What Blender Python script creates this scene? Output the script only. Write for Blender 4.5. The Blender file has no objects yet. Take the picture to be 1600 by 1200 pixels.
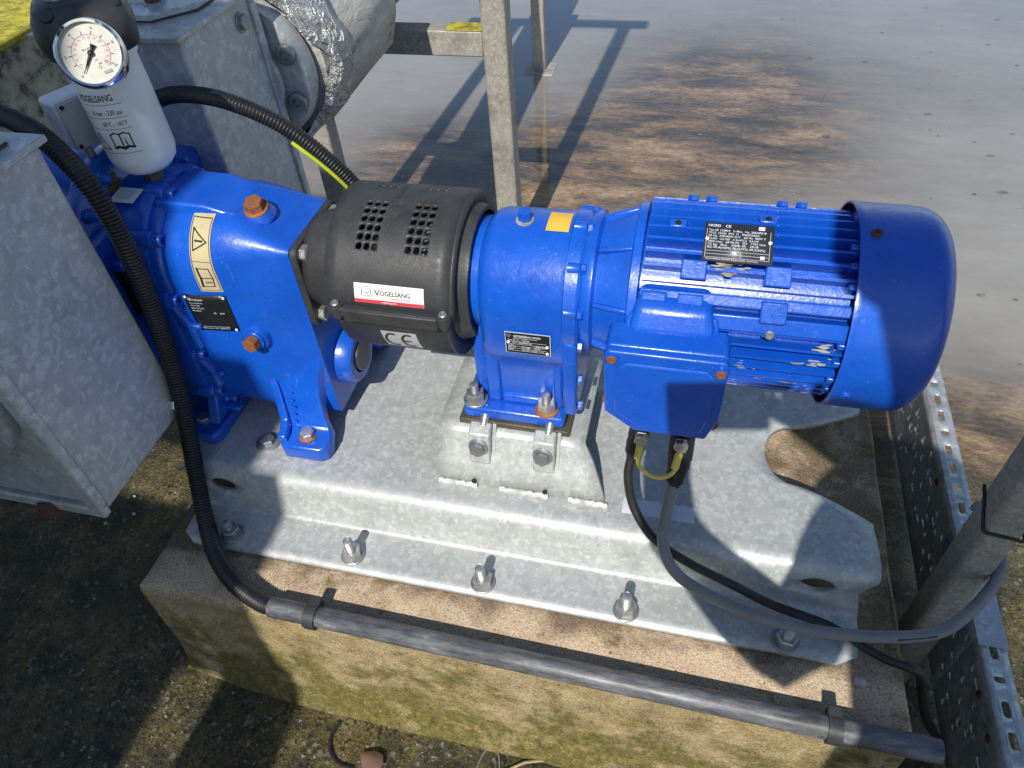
import bpy, bmesh, math, random
from mathutils import Vector, Matrix, Quaternion
random.seed(7)
R = math.radians
sc = bpy.context.scene
COL = sc.collection

# ------------------------------------------------------------------ camera
cam_data = bpy.data.cameras.new("camera")
cam_data.sensor_width = 36.0
cam_data.lens = 1142.0 / 1600.0 * 36.0
cam_data.clip_start = 0.02
cam_data.clip_end = 200.0
cam = bpy.data.objects.new("camera", cam_data)
COL.objects.link(cam)
# rows: world X, Y, Z axes expressed in (right, down, forward) of the camera
AX = ((0.9710, 0.1230, -0.2060), (0.2310, -0.7050, 0.6710), (-0.0620, -0.6990, -0.7130))
rx = Vector([a[0] for a in AX]).normalized()
fw = Vector([a[2] for a in AX]); fw = (fw - rx * fw.dot(rx)).normalized()
up = rx.cross(fw).normalized()
m3 = Matrix((rx, up, -fw)).transposed()
cam.matrix_world = Matrix.Translation((0, 0, 1.02)) @ m3.to_4x4()
sc.camera = cam

# ------------------------------------------------------------------ sky, sun, exposure
SUN = Vector((0.037, 0.700, -0.714)).normalized()      # the way the sunlight travels
w = bpy.data.worlds.new("World"); sc.world = w; w.use_nodes = True
nt = w.node_tree
bg = nt.nodes["Background"]
sky = nt.nodes.new("ShaderNodeTexSky"); sky.sky_type = 'NISHITA'; sky.sun_disc = False
sky.sun_elevation = math.asin(-SUN.z)
sky.sun_rotation = math.atan2(-SUN.x, -SUN.y)
sky.air_density = 1.0; sky.dust_density = 0.5; sky.ozone_density = 2.0
nt.links.new(sky.outputs[0], bg.inputs[0]); bg.inputs[1].default_value = 0.13
sun_d = bpy.data.lights.new("sun", 'SUN'); sun_d.energy = 5.0; sun_d.angle = R(0.55); sun_d.color = (1.0, 0.95, 0.87)
sun = bpy.data.objects.new("sun", sun_d); COL.objects.link(sun)
sun.rotation_euler = SUN.to_track_quat('-Z', 'Y').to_euler()
sc.view_settings.view_transform = 'Standard'; sc.view_settings.look = 'None'
sc.view_settings.gamma = 1.0; sc.view_settings.use_curve_mapping = False
sc.view_settings.exposure = 0.0

# ------------------------------------------------------------------ material helpers
def mat(name):
    m = bpy.data.materials.new(name); m.use_nodes = True
    t = m.node_tree; b = t.nodes["Principled BSDF"]
    return m, t, b
def N(t, typ, **kw):
    n = t.nodes.new(typ)
    for k, v in kw.items():
        if k in n.inputs: n.inputs[k].default_value = v
        else: setattr(n, k, v)
    return n
def co(t):
    return N(t, "ShaderNodeTexCoord").outputs["Object"]
def noise(t, vec, scale, detail=4, rough=.55, dist=0.0):
    n = N(t, "ShaderNodeTexNoise"); n.inputs["Scale"].default_value = scale
    n.inputs["Detail"].default_value = detail; n.inputs["Roughness"].default_value = rough
    n.inputs["Distortion"].default_value = dist
    t.links.new(vec, n.inputs["Vector"]); return n.outputs["Fac"]
def ramp(t, fac, *stops, interp='LINEAR'):
    n = N(t, "ShaderNodeValToRGB"); r = n.color_ramp; r.interpolation = interp
    while len(r.elements) < len(stops): r.elements.new(0.5)
    for e, (p, c) in zip(r.elements, stops):
        e.position = p
        e.color = (c, c, c, 1) if isinstance(c, (int, float)) else (*c, 1)
    t.links.new(fac, n.inputs[0]); return n.outputs[0]
def mix(t, fac, a, b, mode='MIX'):
    n = N(t, "ShaderNodeMix", data_type='RGBA', blend_type=mode)
    for sock, v in ((n.inputs[0], fac), (n.inputs[6], a), (n.inputs[7], b)):
        if isinstance(v, (int, float)): sock.default_value = v
        elif isinstance(v, tuple): sock.default_value = (*v, 1)
        else: t.links.new(v, sock)
    return n.outputs[2]
def math_n(t, op, a, b=0.0, clamp=False):
    n = N(t, "ShaderNodeMath", operation=op); n.use_clamp = clamp
    for i, v in enumerate((a, b)):
        if isinstance(v, (int, float)): n.inputs[i].default_value = v
        else: t.links.new(v, n.inputs[i])
    return n.outputs[0]
def bump(t, b, height, strength, dist=0.002):
    n = N(t, "ShaderNodeBump"); n.inputs["Strength"].default_value = strength; n.inputs["Distance"].default_value = dist
    t.links.new(height, n.inputs["Height"]); t.links.new(n.outputs[0], b.inputs["Normal"])
def plain(name, col, rough=.5, metal=0.0, var=.15, bscale=300, bstr=.15, spec=.5, coat=0.0, dirt=None):
    m, t, b = mat(name); v = co(t)
    n1 = noise(t, v, 25, 5); n2 = noise(t, v, 170, 3)
    dark = tuple(c * (1 - var) for c in col); lite = tuple(min(1, c * (1 + var)) for c in col)
    c = ramp(t, n1, (.3, dark), (.7, lite))
    if dirt:
        f = ramp(t, noise(t, v, 45, 6, .65), (.58, 0.0), (.72, .8))
        c = mix(t, f, c, dirt)
    t.links.new(c, b.inputs["Base Color"])
    t.links.new(ramp(t, n2, (.3, max(0.03, rough - .1)), (.7, min(1, rough + .1))), b.inputs["Roughness"])
    b.inputs["Metallic"].default_value = metal; b.inputs["Specular IOR Level"].default_value = spec
    b.inputs["Coat Weight"].default_value = coat; b.inputs["Coat Roughness"].default_value = .12
    if bstr: bump(t, b, noise(t, v, bscale, 3), bstr, .001)
    return m

MAT = {}
def blue_paint():
    m, t, b = mat("blue_enamel"); v = co(t)
    c = ramp(t, noise(t, v, 14, 5), (.3, (.0035, .072, .46)), (.7, (.006, .100, .56)))
    # thin grey dust film and chalky specks that sit on the enamel
    dust = ramp(t, noise(t, v, 60, 8, .72), (.60, 0.0), (.78, .35))
    c = mix(t, dust, c, (.16, .20, .36))
    grime = ramp(t, noise(t, v, 26, 9, .75), (.60, 0.0), (.73, .55)); c = mix(t, grime, c, (.012, .030, .13))
    fade = ramp(t, noise(t, v, 9, 4, .5), (.52, 0.0), (.72, .22)); c = mix(t, fade, c, (.03, .13, .56))
    runs = N(t, "ShaderNodeMapping"); runs.inputs["Scale"].default_value = (60, 60, 9); t.links.new(v, runs.inputs[0])
    c = mix(t, ramp(t, noise(t, runs.outputs[0], 1.5, 4, .6), (.66, 0.0), (.74, .18)), c, (.20, .24, .36))
    chip = ramp(t, noise(t, v, 150, 3, .6), (.735, 0.0), (.75, .9)); c = mix(t, chip, c, (.13, .10, .075))
    speck = ramp(t, noise(t, v, 420, 2, .5), (.74, 0.0), (.77, .7))
    c = mix(t, speck, c, (.45, .48, .55))
    t.links.new(c, b.inputs["Base Color"])
    t.links.new(ramp(t, noise(t, v, 90, 4), (.3, .24), (.7, .40)), b.inputs["Roughness"])
    b.inputs["Coat Weight"].default_value = .35; b.inputs["Coat Roughness"].default_value = .2
    h = math_n(t, 'ADD', noise(t, v, 140, 3), math_n(t, 'MULTIPLY', noise(t, v, 420, 2), .5))
    bump(t, b, h, .35, .0012)
    return m
def galv(name, lo, hi, metal=.55, rough=.42, scale=70, stain=None, flake=.5):
    m, t, b = mat(name); v = co(t)
    nz = N(t, "ShaderNodeTexNoise"); nz.inputs["Scale"].default_value = scale * .9; nz.inputs["Detail"].default_value = 3; t.links.new(v, nz.inputs["Vector"])
    d = N(t, "ShaderNodeMixRGB", blend_type='LINEAR_LIGHT'); d.inputs[0].default_value = .45 / scale
    t.links.new(v, d.inputs[1]); t.links.new(nz.outputs["Color"], d.inputs[2])
    def cells(sc_, rnd=1.0):
        vo = N(t, "ShaderNodeTexVoronoi"); vo.inputs["Scale"].default_value = sc_; vo.inputs["Randomness"].default_value = rnd
        t.links.new(d.outputs[0], vo.inputs["Vector"]); sp = N(t, "ShaderNodeSeparateColor"); t.links.new(vo.outputs["Color"], sp.inputs[0]); return sp
    c1, c2, c3 = cells(scale), cells(scale * 2.1), cells(scale * 2.8)
    mid = tuple((a + c) / 2 for a, c in zip(lo, hi))
    s_ = math_n(t, 'ADD', math_n(t, 'MULTIPLY', c1.outputs[0], .3), math_n(t, 'MULTIPLY', noise(t, v, 6, 6, .6), .7))
    c = ramp(t, s_, (.25, tuple(.6 * a + .4 * q for a, q in zip(lo, mid))), (.75, tuple(.5 * a + .5 * q for a, q in zip(hi, mid))))
    f1 = ramp(t, c2.outputs[0], (.80, 0.0), (.83, flake)); c = mix(t, f1, c, tuple(min(1, q * 1.12) for q in hi))          # bright flakes
    f2 = ramp(t, c3.outputs[1], (.84, 0.0), (.87, flake)); c = mix(t, f2, c, tuple(min(1, q * 1.18) for q in hi))
    f3 = ramp(t, c2.outputs[2], (.78, 0.0), (.82, flake * .7)); c = mix(t, f3, c, tuple(q * .86 for q in lo))              # dull flakes
    scr = N(t, "ShaderNodeMapping"); scr.inputs["Scale"].default_value = (9, 120, 120); scr.inputs["Rotation"].default_value = (.2, .1, .5); t.links.new(v, scr.inputs[0])
    c = mix(t, ramp(t, noise(t, scr.outputs[0], 1.6, 3, .6), (.70, 0.0), (.73, .35)), c, hi)                                # scuffs
    grime = ramp(t, noise(t, v, 17, 8, .72), (.60, 0.0), (.74, .45)); c = mix(t, grime, c, tuple(q * .62 for q in lo))
    if stain:
        c = mix(t, ramp(t, noise(t, v, 9, 8, .7), (.52, 0.0), (.70, .7)), c, stain)
    fine = ramp(t, noise(t, v, 330, 4, .75), (.35, .86), (.62, 1.0)); c = mix(t, 1.0, c, fine, 'MULTIPLY')
    t.links.new(c, b.inputs["Base Color"]); b.inputs["Metallic"].default_value = metal
    t.links.new(ramp(t, c2.outputs[0], (0, rough + .08), (1, rough - .08)), b.inputs["Roughness"])
    bump(t, b, math_n(t, 'ADD', noise(t, v, 40, 5), math_n(t, 'MULTIPLY', noise(t, v, 400, 2), .15)), .10, .002)
    return m
def concrete_moss():
    m, t, b = mat("mossy_concrete"); v = co(t)
    sp = N(t, "ShaderNodeSeparateXYZ"); t.links.new(v, sp.inputs[0])
    base = ramp(t, noise(t, v, 9, 7, .65), (.3, (.46, .345, .235)), (.55, (.62, .48, .335)), (.75, (.70, .58, .44)))
    # front and side faces: yellowish film of algae, denser low down
    side = ramp(t, sp.outputs[2], (-.03, 1.0), (.0, 0.0))
    sidem = N(t, "ShaderNodeMapRange"); sidem.inputs[1].default_value = .004; sidem.inputs[2].default_value = -.03; t.links.new(sp.outputs[2], sidem.inputs[0])
    algae = ramp(t, noise(t, v, 22, 7, .7), (.32, (.15, .115, .04)), (.5, (.35, .27, .11)), (.68, (.52, .42, .23)))
    base = mix(t, math_n(t, 'MULTIPLY', sidem.outputs[0], ramp(t, noise(t, v, 5, 5, .6), (.3, .45), (.65, .95))), base, algae)
    grit = ramp(t, noise(t, v, 300, 5, .8), (.36, .40), (.55, 1.15)); base = mix(t, 1.0, base, grit, 'MULTIPLY')
    agg = ramp(t, noise(t, v, 95, 3, .6), (.62, 0.0), (.68, .35)); base = mix(t, agg, base, (.17, .13, .095))
    pits = ramp(t, noise(t, v, 120, 2, .5), (.25, .22), (.30, 1.0)); base = mix(t, 1.0, base, pits, 'MULTIPLY')
    # dark leak stains that spread from under the plate edge
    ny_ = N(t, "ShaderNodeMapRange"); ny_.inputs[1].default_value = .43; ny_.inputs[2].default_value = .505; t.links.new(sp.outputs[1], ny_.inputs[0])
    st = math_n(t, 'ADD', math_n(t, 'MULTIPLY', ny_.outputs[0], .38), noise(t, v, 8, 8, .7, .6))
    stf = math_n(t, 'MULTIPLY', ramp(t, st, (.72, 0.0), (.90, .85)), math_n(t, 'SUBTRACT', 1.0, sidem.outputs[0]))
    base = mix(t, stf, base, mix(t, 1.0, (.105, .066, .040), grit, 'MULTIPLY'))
    # moss cushions towards the foot and along the right-hand strip
    lowm = N(t, "ShaderNodeMapRange"); lowm.inputs[1].default_value = -.02; lowm.inputs[2].default_value = -.30; t.links.new(sp.outputs[2], lowm.inputs[0])
    rt_ = N(t, "ShaderNodeMapRange"); rt_.inputs[1].default_value = .22; rt_.inputs[2].default_value = .37; t.links.new(sp.outputs[0], rt_.inputs[0])
    mk = math_n(t, 'ADD', noise(t, v, 14, 8, .72), math_n(t, 'ADD', math_n(t, 'MULTIPLY', lowm.outputs[0], .24), math_n(t, 'MULTIPLY', rt_.outputs[0], .10)))
    mf = ramp(t, mk, (.56, 0.0), (.70, .85))
    mc = ramp(t, noise(t, v, 70, 6, .75), (.35, (.055, .055, .014)), (.55, (.16, .14, .03)), (.70, (.33, .27, .06)))
    base = mix(t, mf, base, mix(t, 1.0, mc, grit, 'MULTIPLY'))
    t.links.new(base, b.inputs["Base Color"]); b.inputs["Roughness"].default_value = .9
    b.inputs["Specular IOR Level"].default_value = .25
    h = math_n(t, 'ADD', noise(t, v, 80, 7, .75), math_n(t, 'MULTIPLY', noise(t, v, 330, 4, .75), .7))
    bump(t, b, h, .85, .004)
    return m
def ground_mat():
    m, t, b = mat("wet_silty_slab"); v = co(t)
    sp = N(t, "ShaderNodeSeparateXYZ"); t.links.new(v, sp.inputs[0])
    mp = N(t, "ShaderNodeMapping"); mp.inputs["Scale"].default_value = (.55, 1.5, 1.0); mp.inputs["Rotation"].default_value = (0, 0, .35); t.links.new(v, mp.inputs[0])
    # brown silt left by the flood: streaky, with dark damp hollows and pale dried crumbs
    silt = ramp(t, noise(t, mp.outputs[0], 5.5, 10, .78, .3), (.38, (.060, .056, .052)), (.46, (.18, .135, .095)), (.54, (.42, .285, .170)), (.64, (.70, .52, .33)))
    fine = ramp(t, noise(t, mp.outputs[0], 75, 6, .8), (.34, .42), (.60, 1.25)); silt = mix(t, 1.0, silt, fine, 'MULTIPLY')
    # mossy, gritty dirt round the plinth
    moss = ramp(t, noise(t, v, 11, 10, .76), (.34, (.045, .042, .032)), (.47, (.095, .085, .045)), (.56, (.17, .135, .045)), (.68, (.30, .235, .15)))
    grit = ramp(t, noise(t, v, 240, 5, .82), (.38, .25), (.60, 1.5)); moss = mix(t, 1.0, moss, grit, 'MULTIPLY')
    rusty = ramp(t, noise(t, v, 19, 6, .7), (.60, 0.0), (.70, .6)); moss = mix(t, rusty, moss, (.17, .085, .045))
    vo = N(t, "ShaderNodeTexVoronoi"); vo.inputs["Scale"].default_value = 150; t.links.new(v, vo.inputs["Vector"])
    sv = N(t, "ShaderNodeSeparateColor"); t.links.new(vo.outputs["Color"], sv.inputs[0])
    moss = mix(t, ramp(t, sv.outputs[0], (.955, 0.0), (.965, .7)), moss, (.30, .28, .24))
    moss = mix(t, ramp(t, sv.outputs[1], (.88, 0.0), (.90, .7)), moss, (.022, .020, .018))
    far = math_n(t, 'ADD', sp.outputs[1], math_n(t, 'MULTIPLY', noise(t, v, 3, 6, .7), .7))
    f = ramp(t, math_n(t, 'MULTIPLY', far, .5), (.66, 0.0), (.80, 1.0))
    t.links.new(mix(t, f, moss, silt), b.inputs["Base Color"])
    t.links.new(ramp(t, noise(t, v, 5, 7, .7), (.40, .16), (.60, .70)), b.inputs["Roughness"])
    h = math_n(t, 'ADD', noise(t, v, 50, 8, .78), math_n(t, 'ADD', math_n(t, 'MULTIPLY', noise(t, v, 240, 4, .8), .6), math_n(t, 'MULTIPLY', vo.outputs["Distance"], .25)))
    bs = ramp(t, f, (0, 1.0), (1, .45))
    n = N(t, "ShaderNodeBump"); n.inputs["Distance"].default_value = .010; t.links.new(bs, n.inputs["Strength"]); t.links.new(h, n.inputs["Height"]); t.links.new(n.outputs[0], b.inputs["Normal"])
    return m
def water_mat():
    m, t, b = mat("silty_water"); v = co(t)
    out = t.nodes["Material Output"]
    n1 = noise(t, v, 1.2, 7, .65)
    dif = N(t, "ShaderNodeBsdfDiffuse")
    t.links.new(ramp(t, n1, (.35, (.30, .288, .262)), (.65, (.37, .355, .32))), dif.inputs[0])
    tr = N(t, "ShaderNodeBsdfTransparent"); tr.inputs[0].default_value = (.82, .80, .76, 1)
    mpw = N(t, "ShaderNodeMapping"); mpw.inputs["Scale"].default_value = (.5, 1.6, 1.0); mpw.inputs["Rotation"].default_value = (0, 0, .35); t.links.new(v, mpw.inputs[0])
    at = N(t, "ShaderNodeAttribute"); at.attribute_name = "depth"          # silt clouds the water with its depth
    g = math_n(t, 'ADD', math_n(t, 'MULTIPLY', at.outputs["Fac"], 55.0), math_n(t, 'MULTIPLY', noise(t, mpw.outputs[0], 9.0, 10, .8), .55))
    op = ramp(t, math_n(t, 'MULTIPLY', g, .65), (.20, .0), (.36, .12), (.52, .45), (.90, .92))
    m1 = N(t, "ShaderNodeMixShader"); t.links.new(op, m1.inputs[0]); t.links.new(tr.outputs[0], m1.inputs[1]); t.links.new(dif.outputs[0], m1.inputs[2])
    gl = N(t, "ShaderNodeBsdfGlossy"); gl.inputs["Roughness"].default_value = .04
    bp = N(t, "ShaderNodeBump"); bp.inputs["Strength"].default_value = .15; bp.inputs["Distance"].default_value = .004
    t.links.new(noise(t, v, 9, 4), bp.inputs["Height"]); t.links.new(bp.outputs[0], gl.inputs["Normal"])
    lw = N(t, "ShaderNodeLayerWeight"); lw.inputs[0].default_value = .5       # same from above and below, so sunlight reaches the bed
    frf = math_n(t, 'ADD', math_n(t, 'MULTIPLY', math_n(t, 'POWER', lw.outputs["Facing"], 3.2), .95), .035)
    m2 = N(t, "ShaderNodeMixShader"); t.links.new(frf, m2.inputs[0]); t.links.new(m1.outputs[0], m2.inputs[1]); t.links.new(gl.outputs[0], m2.inputs[2])
    t.links.new(m2.outputs[0], out.inputs[0]); t.nodes.remove(b)
    return m
def wall_mat():
    m, t, b = mat("lichen_wall"); v = co(t)
    sp = N(t, "ShaderNodeSeparateXYZ"); t.links.new(v, sp.inputs[0])
    c = ramp(t, noise(t, v, 16, 8, .75), (.40, (.075, .07, .05)), (.50, (.34, .31, .24)), (.7, (.54, .50, .41)))
    mossc = ramp(t, noise(t, v, 30, 6, .7), (.35, (.16, .14, .02)), (.58, (.52, .46, .05)))
    top = ramp(t, math_n(t, 'ADD', sp.outputs[2], math_n(t, 'MULTIPLY', noise(t, v, 20, 4), .03)), (.302, 0.0), (.315, 1.0))
    c = mix(t, top, c, mossc)
    t.links.new(c, b.inputs["Base Color"]); b.inputs["Roughness"].default_value = .92
    bump(t, b, noise(t, v, 60, 7, .75), .8, .008)
    return m
def foil_mat():
    m, t, b = mat("crumpled_foil"); v = co(t)
    b.inputs["Base Color"].default_value = (.58, .58, .57, 1); b.inputs["Metallic"].default_value = .85
    b.inputs["Roughness"].default_value = .36
    bump(t, b, noise(t, v, 26, 5, .6, 2.0), 1.0, .03)
    return m
def insulation_mat():
    m, t, b = mat("weathered_insulation"); v = co(t)
    mp = N(t, "ShaderNodeMapping"); mp.inputs["Scale"].default_value = (1, .35, 1); t.links.new(v, mp.inputs[0])
    n = noise(t, mp.outputs[0], 26, 8, .75, .5)
    c = ramp(t, n, (.36, (.045, .045, .025)), (.42, (.46, .44, .39)), (.7, (.68, .66, .61)))
    t.links.new(c, b.inputs["Base Color"])
    f = ramp(t, noise(t, mp.outputs[0], 12, 5, .6), (.60, 0.0), (.66, 1.0))
    t.links.new(f, b.inputs["Metallic"]); b.inputs["Roughness"].default_value = .42
    bump(t, b, n, 1.0, .012)
    return m
def bottle_mat():
    m, t, b = mat("milky_plastic"); v = co(t)
    b.inputs["Base Color"].default_value = (.74, .78, .76, 1)
    b.inputs["Roughness"].default_value = .3
    b.inputs["Subsurface Weight"].default_value = .35; b.inputs["Subsurface Radius"].default_value = (.02, .02, .02); b.inputs["Subsurface Scale"].default_value = 1.0
    bump(t, b, noise(t, v, 30, 3), .05, .001)
    return m

def pe_mat():
    m, t, b = mat("scuffed_black_pipe"); v = co(t)
    mp = N(t, "ShaderNodeMapping"); mp.inputs["Scale"].default_value = (.22, 1, 1); t.links.new(v, mp.inputs[0])
    c = ramp(t, noise(t, mp.outputs[0], 70, 8, .75), (.38, (.045, .046, .050)), (.55, (.12, .122, .132)), (.72, (.27, .27, .275)))
    c = mix(t, ramp(t, noise(t, v, 180, 4, .7), (.62, 0.0), (.70, .6)), c, (.02, .02, .022))
    t.links.new(c, b.inputs["Base Color"]); t.links.new(ramp(t, noise(t, mp.outputs[0], 40, 5, .7), (.35, .28), (.65, .55)), b.inputs["Roughness"])
    bump(t, b, noise(t, mp.outputs[0], 90, 4, .7), .25, .001)
    return m
MAT.update(
    blue=blue_paint(),
    galv=galv("galvanised_plate", (.36, .38, .37), (.56, .575, .55), .22, .45, 62, None, .40),
    galv_box=galv("weathered_galvanised_box", (.40, .42, .42), (.58, .60, .60), .25, .5, 45),
    galv_lid=galv("galvanised_lid", (.40, .43, .44), (.60, .62, .62), .5, .38, 45, (.33, .28, .2)),
    galv_post=galv("weathered_post", (.27, .25, .215), (.46, .43, .37), .12, .6, 90, (.13, .12, .10)),
    galv_tray=galv("galvanised_tray", (.30, .31, .31), (.54, .55, .54), .3, .45, 34, (.12, .11, .09)),
    weld=plain("weld_bead", (.62, .62, .58), .45, .4, .2, 160, .8),
    concrete=concrete_moss(), ground=ground_mat(), water=water_mat(), wall=wall_mat(), foil=foil_mat(), insul=insulation_mat(),
    bottle=bottle_mat(),
    black=plain("black_plastic", (.038, .039, .041), .48, 0, .25, 500, .25, .4, dirt=(.07, .065, .055)),
    rubber=plain("black_corrugated", (.014, .014, .015), .42, 0, .2, 300, .1),
    pe=pe_mat(),
    cable_black=plain("black_cable_sheath", (.016, .016, .017), .45),
    cable_grey=plain("grey_cable_sheath", (.20, .20, .195), .55, 0, .15, 200, .1),
    boot=plain("black_boot", (.012, .012, .013), .5),
    zinc=plain("zinc_bolt", (.55, .54, .50), .35, .8, .2, 200, .3, dirt=(.30, .22, .14)),
    zinc_dull=plain("dull_zinc", (.34, .35, .35), .42, .75, .2, 200, .3),
    rust=plain("rust", (.24, .085, .030), .85, 0, .45, 260, .9, dirt=(.42, .24, .10)),
    rust_dark=plain("dark_rust", (.105, .04, .022), .85, 0, .45, 260, .9),
    brass=plain("dirty_brass", (.10, .085, .055), .6, .3, .4, 220, .6),
    steel=plain("polished_steel", (.72, .72, .73), .10, 1.0, .05, 80, .02),
    steel_paint=plain("grey_lacquer", (.30, .31, .32), .5, .2, .15),
    dial=plain("dial_cream", (.44, .44, .37), .35, 0, .05, 100, 0),
    white=plain("white_plastic", (.62, .66, .70), .4, 0, .06, 200, .05),
    white_face=plain("grey_box_lid", (.36, .38, .39), .45, 0, .06, 300, .1),
    paper=plain("white_label", (.80, .79, .76), .35, 0, .04, 200, .03, dirt=None),
    red=plain("red_print", (.70, .045, .07), .4, 0, .05, 200, 0),
    red_soft=plain("faded_red_print", (.62, .22, .18), .5, 0, .05, 200, 0),
    ink=plain("black_print", (.012, .012, .013), .5, 0, .1, 200, 0),
    ink_grey=plain("grey_print", (.18, .19, .19), .5, 0, .1, 200, 0),
    ink_white=plain("white_print", (.70, .71, .72), .5, 0, .1, 200, 0),
    gold=plain("gold_label", (.66, .56, .33), .32, .25, .08, 200, .03),
    plate_black=plain("black_nameplate", (.014, .015, .017), .35, .2, .2, 200, .05),
    plate_dark=plain("dark_nameplate", (.06, .063, .075), .35, .3, .3, 200, .1),
    ce_plate=plain("silver_label", (.50, .51, .51), .4, .3, .06, 200, .05),
    tape=plain("yellow_tape", (.78, .47, .06), .5, 0, .08, 200, .1),
    yellow=plain("yellow_wire", (.70, .56, .10), .45, 0, .1, 200, .1),
    greenyellow=plain("green_yellow_wire", (.40, .46, .02), .45),
    hole=plain("hollow_black", (.006, .006, .006), .8, 0, .1, 100, 0),
    putty=plain("old_sealant", (.30, .285, .235), .9, 0, .35, 120, 1.0),
    faded=plain("faded_sticker", (.55, .60, .66), .6, 0, .12, 60, .2),
    stone=plain("pale_stone", (.42, .40, .36), .8, 0, .2, 150, .6),
    brick=plain("reddish_stone", (.13, .075, .055), .85, 0, .3, 150, .8),
    twig=plain("dry_twig", (.42, .30, .17), .8, 0, .3, 200, .5),
    grit=plain("grit_stones", (.16, .145, .12), .85, 0, .7, 30, .4),
    cloth=plain("navy_cloth", (.03, .035, .06), .9), skin=plain("skin_tone", (.45, .28, .20), .55), hair=plain("dark_hair", (.03, .02, .015), .6),
    glass_black=plain("phone_back", (.02, .02, .022), .2),
)

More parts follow.
